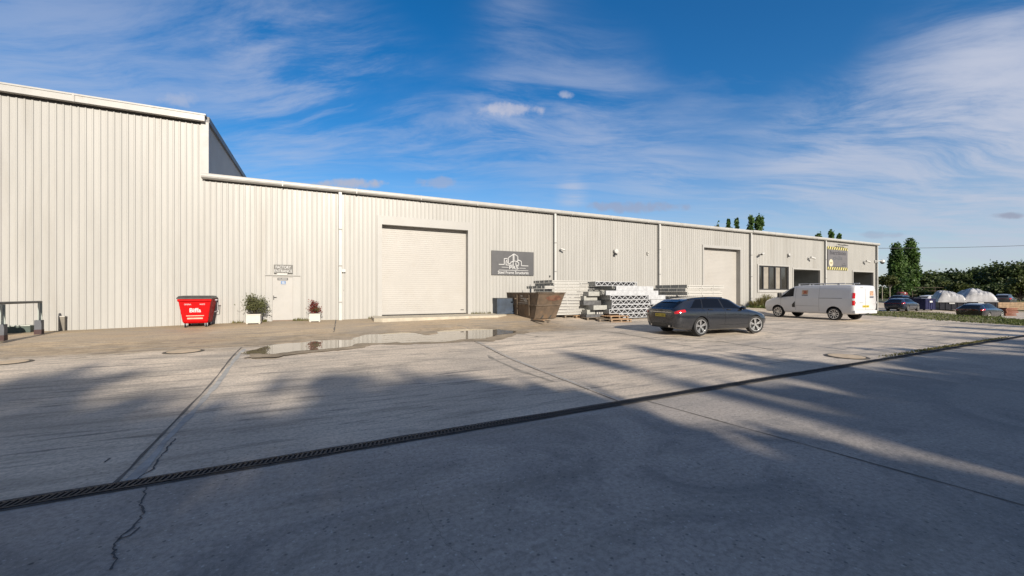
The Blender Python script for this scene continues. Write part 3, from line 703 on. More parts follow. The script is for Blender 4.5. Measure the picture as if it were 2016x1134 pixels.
u, z = wall_at(1274, 499); o = thing('wall_sensor', 'tiny pale sensor box on the wall left of the downpipe over the panel stacks', 'sensor', uv2xy(u, V-.034)+(z,), ALPHA)
MB().box(-.06, .06, -.07, 0, -.1, .1).build('case', mat('case_grey', (.42, .41, .38), .5), o); MB().lathe([(0, -.1), (.04, -.07)], 10, axis='Y').build('eye', BLACKP, o)
u, z = wall_at(1081.6, 544); o = thing('wall_sensor', 'tiny dark sensor on the wall near the grey company board', 'sensor', uv2xy(u, V-.034)+(z,), ALPHA)
MB().box(-.03, .03, -.05, 0, -.05, .05).build('case', FRAMEG, o); MB().lathe([(0, -.07), (.02, -.05)], 10, axis='Y').build('eye', CHROME, o)
u, z = wall_at(671, 533); o = thing('junction_box', 'small white junction box on the downpipe right of the red flowered pot', 'junction box', uv2xy(u+.12, V-.034)+(z,), ALPHA)
MB().box(-.08, .08, -.09, 0, -.07, .07).build('case', WHITEP, o); MB().tube([(0, -.03, -.07), (0, -.03, -.9)], .012, 6).build('conduit', WHITEP, o)
# dome camera on the far corner
xx, yy = uv2xy(50.85, V-.05); z = EYE+(HY-515)/FPX*yy
o = thing('dome_camera', 'white dome camera on an arm from the far corner of the warehouse', 'security camera', (xx, yy, z), ALPHA)
MB().box(-.5, -.3, -.08, 0, -.12, .12).build('mount', WHITEP, o)
MB().tube([(-.4, -.1, 0), (-.1, -.2, .05), (.35, -.25, .08)], .05, 8).build('arm', WHITEP, o, smooth=True)
MB().lathe([(0, .2), (.14, .17), (.2, .05), (.2, -.08)], 16, M=Matrix.Translation((.45, -.26, 0))).build('housing', WHITEP, o, smooth=True)
MB().lathe([(.17, -.08), (.15, -.17), (.08, -.23), (0, -.25)], 16, M=Matrix.Translation((.45, -.26, 0))).build('dome', BLACKP, o, smooth=True)

# ------------------------------------------------------------------ wheeled bin
cx = -4.32; vf = 19.42
x, y = uv2xy(cx, vf+.5)
bn = thing('wheeled_bin', 'bright red four wheeled waste bin with grey lid by the wall', 'bin', (x, y, H(cx, vf)+.0), ALPHA)
m = MB()
bw, tw_, bd, td = .40, .53, .36, .46
def ringf(w_, d0, d1, z): return [(-w_, d0, z), (w_, d0, z), (w_, d1, z), (-w_, d1, z)]
rings = [ringf(bw-.03, -.36, .34, .17), ringf(bw, -.40, .37, .24), ringf(tw_-.02, -.47, .46, 1.02), ringf(tw_+.01, -.51, .49, 1.03), ringf(tw_+.01, -.51, .49, 1.12)]
vs = [p for r in rings for p in r]; fs = [(3, 2, 1, 0)]
for i in range(4): fs += [(i*4+k, i*4+(k+1) % 4, (i+1)*4+(k+1) % 4, (i+1)*4+k) for k in range(4)]
m.add(vs, fs); bo = m.build('body', BRED, bn)
md = bo.modifiers.new('b', 'BEVEL'); md.width = .025; md.segments = 2; md.limit_method = 'ANGLE'; baked(bo)
m = MB(); r = [ringf(tw_+.03, -.53, .51, 1.125), ringf(tw_+.03, -.53, .51, 1.16), ringf(tw_-.02, -.45, .44, 1.235), ringf(tw_-.12, -.34, .34, 1.25)]
vs = [p for q in r for p in q]; fs = [(3, 2, 1, 0), (12, 13, 14, 15)]
for i in range(3): fs += [(i*4+k, i*4+(k+1) % 4, (i+1)*4+(k+1) % 4, (i+1)*4+k) for k in range(4)]
m.add(vs, fs); m.build('lid', BINLID, bn)
for sx_ in (-1, 1):
    for d in (-.3, .28):
        m = MB().lathe([(0, -.025), (.07, -.025), (.085, -.015), (.085, .015), (.07, .025), (0, .025)], 16, axis='X', M=Matrix.Translation((sx_*.33, d, .086)))
        wl = m.build('wheel', RUB, bn, smooth=True)
        m = MB(); m.box(sx_*.33-.045, sx_*.33+.045, d-.03, d+.05, .11, .175); m.box(sx_*.33-.045, sx_*.33-.036, d-.02, d+.02, .06, .12); m.box(sx_*.33+.036, sx_*.33+.045, d-.02, d+.02, .06, .12); m.build('caster_fork', GALV, wl)
for sx_ in (-1, 1):
    MB().tube([(sx_*(tw_-.0), .2, 1.0), (sx_*(tw_+.08), .2, .98), (sx_*(tw_+.07), .22, .62), (sx_*(tw_-.04), .24, .58)], .013, 6).build('handle', GALV, bn)
    MB().tube([(sx_*(tw_+.005), 0, 1.07), (sx_*(tw_+.11), 0, 1.07)], .022, 8).build('lifting_pin', GALV, bn)
# front face slope frame for the decals
zf0, zf1 = .24, 1.02; yf = lambda z: -.40-.07*(z-zf0)/(zf1-zf0)
def on_front(mb, src, x, z0):
    mb.add([(p[0]+x, yf(p[2]+z0)+p[1]-.002, p[2]+z0) for p in src.v], src.f); return mb
m = MB(); on_front(m, text_mb('Biffa', .165, .36, .022, .006), .01, .60); m.build('lettering', LETW, bn, fix=False)
m = MB(); on_front(m, text_mb('GENERAL', .055, .22, .01, .005), -.22, .885); m.build('lettering', LETW, bn, fix=False); m = MB(); on_front(m, text_mb('WASTE', .055, .17, .01, .005), .235, .885)
m.build('lettering', LETW, bn, fix=False)
for bx_, z_ in (((-.28, .28, -.004, 0, 0, .032), .45), ((-.25, .24, -.004, 0, 0, .055), .335)):
    m = MB(); on_front(m, MB().box(*bx_), 0, z_); m.build('sticker_strip', mat('sticker_cream', (.45, .36, .27), .5), bn)
MB().box(tw_-.105, tw_-.085, -.02, .12, .7, .95).build('side_plate', mat('bin_red_dull', (.35, .05, .04), .5), bn)

# ------------------------------------------------------------------ plants
def leaves(mb, pts, size, rr, asp=.55):
    for p in pts:
        n = Vector((rr.gauss(0, 1), rr.gauss(0, 1), rr.gauss(.35, .8))).normalized()
        a = n.cross(Vector((rr.gauss(0, 1), rr.gauss(0, 1), rr.gauss(0, 1)))).normalized(); b = n.cross(a)
        s = size*rr.uniform(.6, 1.3); p = Vector(p); o = len(mb.v)
        mb.v += [tuple(p-a*s), tuple(p-b*s*asp), tuple(p+a*s), tuple(p+b*s*asp)]; mb.f.append((o, o+1, o+2, o+3)); mb.mi.append(0)
def planter(u, v, label, kind):
    x, y = uv2xy(u, v); o = thing('potted_plant', label, 'potted plant', (x, y, H(u, v)+.0), ALPHA+rnd.uniform(-.05, .05), 'white pots either side of the entrance door'); rr = random.Random(kind)
    hw, ph = (.25, .41) if kind == 1 else (.215, .37)
    m = MB(); m.box(-hw, hw, -hw, hw, .03, ph)
    for sx_ in (-1, 1):
        for sy_ in (-1, 1): m.box(sx_*(hw-.03)-.028, sx_*(hw-.03)+.028, sy_*(hw-.03)-.028, sy_*(hw-.03)+.028, 0, .03)
    for z in (.05, ph-.05):
        m.box(-hw-.012, hw+.012, -hw-.012, -hw, z, z+.04); m.box(hw, hw+.012, -hw, hw+.012, z, z+.04); m.box(-hw-.012, -hw, -hw, hw+.012, z, z+.04)
    m.build('pot', POTW, o)
    MB().box(-hw+.02, hw-.02, -hw+.02, hw-.02, ph-.02, ph+.004).build('soil', SOIL, o)
    st = MB(); lv = MB()
    if kind == 1:
        for k in range(15):
            a = rr.uniform(0, 6.28); r_ = rr.uniform(.08, .42); top = Vector((math.cos(a)*r_, math.sin(a)*r_*.8, ph+rr.uniform(.28, .78)-.25*r_))
            st.tube([(0, 0, ph-.02), (top.x*.4, top.y*.4, (ph+top.z)/2), top], [.012, .008, .004], 5)
            leaves(lv, [tuple(top+Vector((rr.gauss(0, .10), rr.gauss(0, .09), rr.gauss(-.06, .10)))) for _ in range(105)], .034, rr)
        leaves(lv, [(rr.gauss(0, .2), rr.gauss(0, .17), ph+.30+rr.gauss(0, .12)) for _ in range(420)], .036, rr)
        lv.build('foliage', LEAFB, o, fix=False)
    else:
        for k in range(9):
            a = rr.uniform(0, 6.28); r_ = rr.uniform(.03, .17); top = Vector((math.cos(a)*r_-.02, math.sin(a)*r_, ph+rr.uniform(.15, .5)))
            st.tube([(0, 0, ph-.02), (top.x*.4, top.y*.4, (ph+top.z)/2), top], [.01, .007, .004], 5)
            leaves(lv, [tuple(top+Vector((rr.gauss(0, .065), rr.gauss(0, .06), rr.gauss(-.03, .07)))) for _ in range(80)], .036, rr)
        lv.build('foliage', LEAFR, o, fix=False)
        lv2 = MB(); leaves(lv2, [(rr.gauss(0, .1), rr.gauss(0, .1), ph+.1+abs(rr.gauss(0, .09))) for _ in range(220)], .035, rr); lv2.build('lower_foliage', LEAFB, o, fix=False)
    st.build('stem', BARK, o)
planter(-2.42, 19.95, 'square white pot holding a bushy green shrub left of the door', 1)
planter(-.12, 19.95, 'smaller square white pot of red leaves right of the door', 2)

def tree(name, label, loc, h, rad, kind, lm, seed, leaf=.32, n=3600, group=None, bark=BARK, gaps=1.0, trunk=None):
    """tapered trunk with limbs under a crown of many small leaf faces gathered in clumps"""
    rr = random.Random(seed); o = thing(name, label, 'tree', loc, rr.uniform(0, 6), group); tm_ = MB(); lv = MB(); cl = []
    th = trunk if trunk is not None else (.1*h if kind == 'poplar' else .22*h)
    if kind == 'poplar':
        tm_.tube([(0, 0, -.3), (0, 0, th), (.1, 0, h*.55), (0, .05, h*.95)], [rad*.16, rad*.13, rad*.07, .02], 8)
        for k in range(64):
            t_ = rr.uniform(0, 1)**.9; z = th+(h-th)*t_; r_ = rad*(math.sin(math.pi*min(1, .12+.92*t_)**.8)**.7)*rr.uniform(.35, 1.0)
            a = rr.uniform(0, 6.28); z = min(z, h-rad*.95); c = Vector((math.cos(a)*r_, math.sin(a)*r_, z)); cl.append((c, rad*.19, rad*.36))
            tm_.tube([(0, 0, z-rad*1.1 if z-rad*1.1 > 0 else .2), tuple(c)], [rad*.035, .015], 5)
    else:
        tk = .017 if name == 'young_tree' else .032; tm_.tube([(0, 0, -.3), (rr.uniform(-.1, .1), 0, th), (rr.uniform(-.3, .3), .1, h*.6)], [h*tk, h*tk*.75, h*tk*.3], 8)
        for k in range(int(34*gaps)):
            a = rr.uniform(0, 6.28); e = math.asin(rr.uniform(-.35, 1)); q = rr.uniform(.5, 1.0)
            c = Vector((math.cos(a)*math.cos(e)*rad*q, math.sin(a)*math.cos(e)*rad*q, th+(h-th)*.42+math.sin(e)*(h-th)*.52*q)); cl.append((c, rad*.22, rad*.19))
            tm_.tube([(0, 0, th*.9), tuple(c*.5+Vector((0, 0, th*.5))), tuple(c)], [h*.012, h*.007, .012], 5)
    per = max(8, n//len(cl))
    for c, rx, rz in cl:
        f = rr.uniform(.6, 1.3)
        leaves(lv, [(c.x+rr.gauss(0, rx), c.y+rr.gauss(0, rx), max(th*.5, c.z+rr.gauss(0, rz))) for _ in range(int(per*f))], leaf, rr, .7)
    tm_.build('trunk', bark, o, fix=False); lv.build('crown', lm, o, fix=False); return o
def tree_px(px, ptop, z, wid_px, kind, lm, seed, label, name='tree', gh=None, **kw):
    x, y = at_depth(px, z); g = Hxy(x, y) if gh is None else gh; top = EYE+(HY-ptop)/FPX*z; h = top-g
    return tree(name, label, (x, y, g), h, wid_px/FPX*z/2/1.3, kind, lm, seed, **kw)
G1 = 'poplars behind the roof'
for i, (px, pt, wp, l) in enumerate(((1412, 443, 20, 'low rounded poplar top, first of those showing over the roof'), (1434, 432, 14, 'slender poplar top over the roof beside its thinner twin'), (1450, 432.5, 12, 'thin poplar top over the roof left of the tallest one'),
                                     (1479, 427, 17, 'darker half of the tall poplar pair rising over the roof'), (1494, 424, 26, 'tallest broad poplar rising over the roof beyond the second roller door'), (1612, 458, 18, 'rounded poplar top over the roof left of the hazard striped board'),
                                     (1636, 456, 16, 'small poplar top over the roof above the hazard striped board'), (1652, 461, 12, 'lowest poplar tip over the roof near the far end'))):
    tree_px(px, pt-2, 74+2*(i % 3), wp*1.45, 'poplar', LEAFG, 30+i, l, 'poplar_tree', gh=-.2, leaf=.22, n=4200, group=G1)
tree_px(1766, 478, 92, 32, 'poplar', LEAFG, 50, 'shorter of the two poplars standing beyond the end of the warehouse', 'poplar_tree', leaf=.26, n=9000, group='poplars beyond the parked cars')
tree_px(1792, 470, 97, 33, 'poplar', LEAFG, 51, 'taller of the two poplars standing beyond the end of the warehouse', 'poplar_tree', leaf=.26, n=9000, group='poplars beyond the parked cars')
G2 = 'young trees by the warehouse corner'
tree_px(1737, 546, 66, 26, 'broad', LEAFY, 60, 'young tree with bare thin trunk next to the warehouse corner', 'young_tree', leaf=.17, n=2600, group=G2, bark=BARKP, trunk=2.6)
tree_px(1752, 541, 60, 26, 'broad', LEAFY, 61, 'young tree with pale thin trunk left of the poplars', 'young_tree', leaf=.16, n=2400, group=G2, bark=BARKP, trunk=2.2)
tree_px(1775, 552, 70, 40, 'broad', LEAFG, 62, 'bushy young tree in front of the poplars', 'young_tree', leaf=.2, n=3200, group=G2)
G3 = 'dark trees along the far edge of the yard'
for i, (px, pt, wp, z, lm, l) in enumerate((
        (1822, 540, 60, 112, LEAFD, 'dark tree right behind the white hatchback beside the poplars'), (1850, 537, 52, 122, LEAFD, 'dark tree second from the poplars in the far row'),
        (1878, 534, 60, 116, LEAFD, 'dark spreading tree above the first silver covered container'), (1905, 536, 56, 124, LEAFD, 'dark tree rising between the two silver covers'),
        (1930, 529, 60, 118, LEAFD, 'dark rounded tree above the second silver covered container'), (1958, 525, 58, 112, LEAFD, 'dark tree left of the highest crown in the far row'),
        (1988, 515, 84, 104, LEAFD, 'highest and broadest dark crown of the far row'), (2030, 524, 80, 108, LEAFD, 'dark tree cut by the photo edge in the far row'),
        (2062, 530, 80, 112, LEAFD, 'dark tree out past the photo edge'))):
    tree_px(px, pt, z, wp, 'broad', lm, 70+i, l, 'far_tree', leaf=.36, n=4200, group=G3, trunk=1.2, gaps=1.3)
for i, (px, pt, wp, z, lm, l) in enumerate(((1888, 557, 44, 76, LEAFY, 'lit green bush just behind the first silver cover'), (1865, 556, 34, 84, LEAFY, 'olive bush behind the gap between white hatchback and silver cover'), (1968, 560, 46, 86, LEAFD, 'low dark bush behind the second silver cover'),
                                            (2008, 548, 40, 78, LEAFY, 'yellowing tree beside the dark people carrier'), (1825, 566, 50, 90, LEAFD, 'dark bush behind the white hatchback'), (1745, 572, 60, 84, LEAFD, 'low hedge bush beside the warehouse corner'), (2034, 560, 50, 80, LEAFD, 'low dark bush at the photo edge'),
                                            (1800, 570, 44, 82, LEAFD, 'low bush under the taller poplar'), (1930, 566, 60, 92, LEAFD, 'low dark bush between the covers and the far row'))):
    tree_px(px, pt, z, wp, 'broad', lm, 90+i, l, 'bush', leaf=.24, n=2600, group='bushes behind the parked cars', trunk=.3, gaps=1.2)

# the far row of trees carries on past the edge of the photograph
rowt = [o_ for o_ in COL.objects if o_.name.startswith('far_tree')][:7]
for k in range(16):
    src = rowt[k % len(rowt)]; x, y = 140+rnd.uniform(-4, 4)+k*2.0, 100-k*9.5
    dup(src, (x, y, Hxy(x, y)), rnd.uniform(0, 6), (rnd.uniform(.9, 1.3),)*3, 'dark tree of the row beyond the photo edge', 'dark trees past the photo edge')

# ornamental grasses by the office window
def blades(mb, n, hgt, spread, rr, wid=.018, base=.12, droop=.5):
    for _ in range(n):
        a = rr.uniform(0, 6.28); r0 = rr.uniform(0, base); h = hgt*rr.uniform(.5, 1.1); sp_ = spread*rr.uniform(.2, 1)
        d = Vector((math.cos(a), math.sin(a), 0)); s = Vector((-d.y, d.x, 0))*wid*rr.uniform(.6, 1.2)
        P = [d*r0, d*(r0+sp_*.35)+Vector((0, 0, h*.6)), d*(r0+sp_*.8)+Vector((0, 0, h)), d*(r0+sp_*1.25)+Vector((0, 0, h*(1-droop*.35)))]
        o = len(mb.v)
        for p, k in zip(P, (1, .9, .6, .12)): mb.v += [tuple(p-s*k), tuple(p+s*k)]
        for i in range(3): mb.f.append((o+2*i, o+2*i+1, o+2*i+3, o+2*i+2)); mb.mi.append(0)
for i, (px, py, hg, l) in enumerate(((1484, 606, .5, 'low ornamental grass tuft nearest the second roller door'), (1497, 606, .75, 'ornamental grass clump under the left edge of the office window'), (1509, 607, 1.0, 'tallest ornamental grass clump under the office window'), (1522, 608, .85, 'ornamental grass clump beside the nose of the white van'))):
    x, y = ground_at(px, py); rr = random.Random(200+i); o = thing('ornamental_grass', l, 'plant', (x, y, Hxy(x, y)), 0, 'ornamental grasses under the office window')
    m = MB(); blades(m, 150, hg, .5, rr); m.build('blade_tuft', LEAFO, o, fix=False)
    m = MB(); leaves(m, [(rr.gauss(0, .3), rr.gauss(0, .2), abs(rr.gauss(.06, .08))) for _ in range(300)], .06, rr); m.build('undergrowth', GRASSM, o, fix=False)

# ------------------------------------------------------------------ skip, box, boards
fx, fy = .0, .0
x0, y0 = ground_at(1051.6, 629.6); ax = Vector((-.5, .866)).normalized(); nx = Vector((ax.y, -ax.x))     # long axis goes back, nx to the right along the end
sk = thing('skip', 'rusty brown open steel skip standing between roller door and panel stack', 'skip', (x0, y0, Hxy(x0, y0)+.005), math.atan2(nx.y, nx.x))
# local frame: x along the lit end (nx), y back along the skip
WB, LB, WT, HT = 1.34, 2.3, 1.62, 1.36
SK = mat('skip_paint', (.118, .085, .06), .7, .1, .25, 2.5, dirt=(.17, .105, .055), dscale=2.2, damt=.8, bump=.25, bscale=9)
SKR = mat('skip_rim', (.12, .09, .065), .6, .3, .3, 4)
B = [(0, 0), (WB, 0), (WB, LB), (0, LB)]; e = (WT-WB)/2
T = [(-e+.02, -.62), (WB+e+.02, -.62), (WB+e+.02, LB+.75), (-e+.02, LB+.75)]
m = MB(); t_ = .03
vs = [(x, y, .04) for x, y in B]+[(x, y, HT) for x, y in T]+[(x+(t_ if i in (0, 3) else -t_), y+(t_ if i < 2 else -t_), HT) for i, (x, y) in enumerate(T)]+[(x+(t_ if i in (0, 3) else -t_), y+(t_ if i < 2 else -t_), .08) for i, (x, y) in enumerate(B)]
fs = [(3, 2, 1, 0), (12, 13, 14, 15)]
for k in range(4):
    j = (k+1) % 4; fs += [(k, j, 4+j, 4+k), (4+k, 4+j, 8+j, 8+k), (8+k, 8+j, 12+j, 12+k)]
m.add(vs, fs); m.build('body', SK, sk)
m = MB()
for k in range(4):
    a, b = Vector((*T[k], HT)), Vector((*T[(k+1) % 4], HT)); m.bar(a, b, .09, .06)
rim = m.build('rim', SKR, sk)
def sk_end(x, z, off=.0):          # a point on the lit end face
    f = (z-.04)/(HT-.04); return (x*(1+2*e/WB*f)-e*f+.02*f, -.62*f-off, z)
m = MB(); za = .74
m.bar(sk_end(0, za, .02), sk_end(WB, za, .02), .05, .05)
fa = (za-.04)/(HT-.04); m.bar((-e*fa-.02, -.62*fa, za), (-e*fa-.02, LB+.75*fa, za), .05, .05); m.build('swage', SKR, sk)
m = MB()
for xx in (.42, .92): m.add([sk_end(xx-.05, .05, .012), sk_end(xx+.06, .05, .012), sk_end(xx+.11, .22, .012), sk_end(xx+.04, .22, .012)], [(0, 1, 2, 3)])
m.build('fork_slot', DARKJ, sk)
m = MB()
for yy in (.35, 1.55):
    f = .95; m.bar((-e*f-.03, yy-.1, 1.28), (-.17*e-.05, yy+.03, .2), .06, .04, up=(1, 0, 0))
    m.tube([(-e*.8-.02, yy-.03, 1.05), (-e*.8-.16, yy-.03, 1.05)], .035, 8)
m.build('lug', SKR, sk)
# lettering worn on the shaded long side, rust and red paint on the end
def sk_side(y, z, off=.006):
    f = (z-.04)/(HT-.04); return (-e*f+.02*f-off, y, z)
m = MB()
for (a, b, z, hh) in ((.95, 1.15, 1.17, .07), (.75, 1.15, 1.05, .05), (.6, .95, 1.02, .07), (.55, .8, .95, .09), (.8, 1.2, .93, .035), (.5, .78, .90, .03), (.5, 1.4, .82, .03)):
    m.add([sk_side(a, z), sk_side(b, z), sk_side(b, z+hh), sk_side(a, z+hh)], [(0, 1, 2, 3)])
m.build('worn_lettering', mat('worn_white', (.42, .40, .37), .8, 0, .4, 12, dirt=(.10, .08, .06), dscale=8, damt=.9), sk)
m = MB(); rr = random.Random(4)
pts_ = [(.85+.42*math.cos(a)*rr.uniform(.8, 1.1), 1.10+.16*math.sin(a)*rr.uniform(.75, 1.1)) for a in np.linspace(0, 6.1, 18)]
m.poly([sk_end(x, z, .008) for x, z in pts_]); m.build('faded_mark', mat('faded_red', (.15, .07, .045), .7, .1, .35, 5, dirt=(.125, .09, .06), dscale=5, damt=1.0), sk)

u, z = wall_at(974, 589); bx = thing('storage_box', 'dark blue steel storage box against the wall behind the skip', 'box', uv2xy(8.72, V-.62)+(H(8.8, V-.5),), ALPHA)
MB().box(0, 1.75, 0, .56, .03, .86).build('body', mat('box_blue', (.035, .05, .075), .5, .2, .25, 3, dirt=(.02, .04, .09), dscale=1.5, damt=.8), bx)
MB().box(-.02, 1.77, -.02, .58, .86, .9).build('lid', mat('box_lid', (.05, .055, .065), .5, .2), bx)
m = MB(); [m.box(q, q+.12, .03, .53, 0, .03) for q in (.08, 1.5)]; m.build('foot', DARKST, bx)
for i, (a, b, l) in enumerate((((1047, 632), (1074, 640.5), 'longer weathered board lying on the concrete before the skip'), ((1060, 632.5), (1083, 636), 'shorter weathered board lying on the concrete behind the other'))):
    (xa, ya), (xb, yb) = ground_at(*a), ground_at(*b); za, zb = Hxy(xa, ya)+.055, Hxy(xb, yb)+.055
    o = thing('loose_board', l, 'board', (xa, ya, za), math.atan2(yb-ya, xb-xa), 'loose boards by the skip'); L = math.hypot(xb-xa, yb-ya)
    MB().box(0, L, -.06, .06, -.05, .03).build('plank', WOODG, o); MB().box(.2, L-.15, -.055, .045, .033, .05).build('batten', WOOD, o)

# ------------------------------------------------------------------ stacks of galvanised steel panels
def lattice(mb, x0, x1, y, z0, z1, t=.03, mi=0, d=.045):
    """chords and a zigzag of flat webs"""
    mb.box(x0, x1, y, y+d, z0, z0+t, mi); mb.box(x0, x1, y, y+d, z1-t, z1, mi)
    mb.box(x0, x0+t, y, y+d, z0+t, z1-t, mi); mb.box(x1-t, x1, y, y+d, z0+t, z1-t, mi)
    n = max(2, round((x1-x0)/.2)); st = (x1-x0-2*t)/n
    for k in range(n):
        a = (x0+t+k*st, z0+t if k % 2 == 0 else z1-t); b = (x0+t+(k+1)*st, z1-t if k % 2 == 0 else z0+t)
        mb.bar((a[0], y+d/2, a[1]), (b[0], y+d/2, b[1]), t*.95, d*.8, mi, up=(0, 1, 0))
ords = ['lowest', 'second', 'third', 'fourth', 'fifth', 'sixth', 'seventh', 'eighth', 'ninth', 'tenth', 'eleventh']
def up(i): return 'lowest' if i == 0 else ords[i]+' from the ground'
# middle stack: lattice floor panels
GB = 'lattice floor panels in the middle stack'
zb = H(15, 16.9)+.10
LB_ = [  # x0, x1, y0, depth, kind
    (14.6, 18.6, 16.92, 1.9, 'lat'), (13.9, 18.8, 16.90, 2.0, 'lat'), (14.05, 18.9, 16.88, 2.0, 'lat'), (14.08, 18.2, 16.90, 2.0, 'latbox'), (13.95, 17.9, 16.88, 2.0, 'latbox'),
    (13.72, 17.45, 16.95, 1.9, 'chan'), (14.45, 17.1, 17.0, 1.9, 'chan'), (13.35, 16.25, 17.35, 1.5, 'lat')]
hh = .248; z = zb
for i, (a, b, y_, dep, kd) in enumerate(LB_):
    names = {'lat': 'pale galvanised lattice floor panel with triangle webs', 'latbox': 'galvanised lattice floor panel ending in a solid box', 'chan': 'galvanised panel edged by a plain solid channel'}
    xx, yy = uv2xy(a, y_); o = thing('floor_panel', names[kd]+', '+up(i)+' of the middle stack', 'steel panel', (xx, yy, z), ALPHA+rnd.uniform(-.006, .006), GB)
    L = b-a; m = MB()
    if kd == 'chan': m.box(0, L, 0, .03, 0, hh-.006)
    elif kd == 'latbox': lattice(m, 0, L*.66, 0, 0, hh-.006)
    else: lattice(m, 0, L, 0, 0, hh-.006)
    m.build('front_truss' if kd != 'chan' else 'front_channel', GALV, o)
    if kd == 'latbox': MB().box(L*.66+.06, L, -.01, .12, 0, hh-.006).build('end_box', GALV, o)
    m = MB()
    for q in np.linspace(.5, dep-.05, 3): lattice(m, .05, L-.02, q, 0, hh-.01)
    m.build('inner_truss', GALVD, o)
    MB().box(.05, L-.03, .16, .19, .012, hh-.02).build('inner_shade_board', mat('inner_shade_dark', (.035, .035, .04), .8), o)  # added dark sheet painting in the shade inside the panel
    m = MB(); s0 = .34 if kd == 'chan' else .05
    m.box(0, .04, s0 if kd == 'chan' else .05, dep, 0, hh-.008)
    if kd == 'chan':
        for q in np.arange(.05, s0+.1, .12): m.bar((.02, q, .02), (.02, q+.11, hh-.03), .03, .02, up=(1, 0, 0))
    m.build('end_plate', GALVD, o)
    z += hh
# short lengths stacked at the shaded end of the middle stack
z = zb-.03
for i, (a, b, y_, dep) in enumerate(((12.75, 13.9, 17.35, 1.2), (12.9, 14.0, 17.5, 1.0), (13.1, 14.0, 17.2, 1.4), (12.75, 13.9, 17.6, 1.0), (12.85, 13.8, 17.7, .9), (13.0, 13.85, 17.5, 1.1))):
    xx, yy = uv2xy(a, y_); o = thing('steel_cassette', 'short shade-toned steel panel at the shaded end of the middle stack, '+up(i), 'steel panel', (xx, yy, z), ALPHA+rnd.uniform(-.02, .02), 'short panels at the shaded end of the middle stack')
    m = MB(); m.box(0, .04, 0, dep, 0, .24); m.box(.04, b-a, 0, .04, 0, .24); m.build('channel', GALVD if i % 3 else DARKST, o)
    m = MB(); lattice(m, .05, b-a, .3, .005, .235); lattice(m, .05, b-a, dep-.1, .005, .235); m.build('truss', DARKST if i < 4 else GALV, o)  # dark steel here paints the shade at this end of the stack
    z += .245
o = None
# left stack behind the skip: wall panels
z = H(11.5, 19)+.1; hh = .155
for i in range(12):
    a = 11.05+rnd.uniform(-.06, .12)+(.15 if i in (2, 5) else 0); b = 14.3+rnd.uniform(-.2, .2); y_ = 18.0+rnd.uniform(-.04, .05)
    if i == 9: a -= .45
    xx, yy = uv2xy(a, y_); o = thing('wall_panel', 'pale steel wall panel in the stack behind the skip, '+(up(i) if i < 11 else 'topmost'), 'steel panel', (xx, yy, z), ALPHA+rnd.uniform(-.008, .008), 'wall panels stacked behind the skip')
    L = b-a; m = MB(); m.box(.045, L, 0, .05, 0, .05); m.box(.045, L, 0, .05, hh-.075, hh-.03)
    m.build('side_rail', GALVW, o); MB().box(.045, L, .03, .055, .05, hh-.075).build('web', GALVD, o)
    m = MB(); [m.box(q, q+.04, -.006, .02, 0.002, hh-.01) for q in (.9, 1.75, 2.6)]; m.build('stud', GALVW, o)
    m = MB(); m.box(0, .04, 0, 2.0, 0, hh-.012)
    for q in (.3, .8, 1.3, 1.75): m.box(-.02, 0, q, q+.05, .01, hh-.02)
    m.build('end_rail', GALVD, o)
    z += hh
# right stack behind the car
z = H(19.5, 16.3)+.1; hh = .205
for i in range(9):
    a = 18.95+rnd.uniform(-.12, .12); b = 22.05+rnd.uniform(-.15, .2); y_ = 16.3+rnd.uniform(-.05, .06); dz = hh if i != 5 else hh+.05
    xx, yy = uv2xy(a, y_); o = thing('wall_panel', 'long pale steel wall panel in the stack behind the grey estate car, '+(up(i) if i < 8 else 'topmost'), 'steel panel', (xx, yy, z), ALPHA+rnd.uniform(-.01, .01), 'wall panels stacked behind the grey estate car')
    L = b-a; m = MB(); m.box(.045, L, 0, .05, 0, .065); m.box(.045, L, 0, .05, hh-.10, hh-.04)
    m.build('side_rail', GALVW, o); MB().box(.045, L, .035, .06, .065, hh-.10).build('web', GALVD, o)
    m = MB(); [m.box(q, q+.05, -.006, .02, .003, hh-.012) for q in (.15, 1.2, 2.2)]; m.build('stud', GALVW, o)
    m = MB(); m.box(0, .04, 0, 2.4, 0, hh-.014); [m.box(-.012, 0, q, q+.03, .005, hh-.02) for q in (.6, 1.2, 1.8)]; m.build('end_rail', GALVD, o)
    z += dz
# pallets and oddments before the stacks
def pallet(px, py, label, rot, woodm, L=1.2, W_=1.0, z0=0.0, broken=0):
    x, y = ground_at(px, py); o = thing('pallet', label, 'pallet', (x, y, Hxy(x, y)+z0), ALPHA+rot, 'wooden pallets before the steel stacks')
    m = MB(); [m.box(0, L, q, q+.1, .122, .144) for q in np.linspace(0, W_-.1, 7-broken)]; m.build('deck', woodm, o)
    m = MB(); [m.box(q, q+.1, 0.002, W_-.002, .10, .1215) for q in (0, L/2-.05, L-.1)]; m.build('stringer', woodm, o)
    m = MB(); [m.box(q+.002, q+.098, r, r+.1, .022, .0995) for q in (0, L/2-.05, L-.1) for r in (0, W_/2-.05, W_-.1)]; m.build('block', WOODG, o)
    m = MB(); [m.box(0, L, q, q+.1, 0, .0215) for q in (0, W_/2-.05, W_-.1)]; m.build('base_board', woodm, o); return o
pallet(1112, 626.5, 'grey pallet under the front of the wall panel stack by the skip', .05, WOODG)
pallet(1134, 627, 'brown pallet between skip and middle stack', .1, WOOD)
pallet(1156, 631, 'grey pallet lying at the shaded foot of the middle stack', -.12, WOODG)
pallet(1180, 634, 'dark pallet in front of the middle stack with broken deck', -.25, WOODG, broken=2)
pallet(1203, 635, 'orange tan pallet lying in front of the lattice panels', -.18, WOOD)
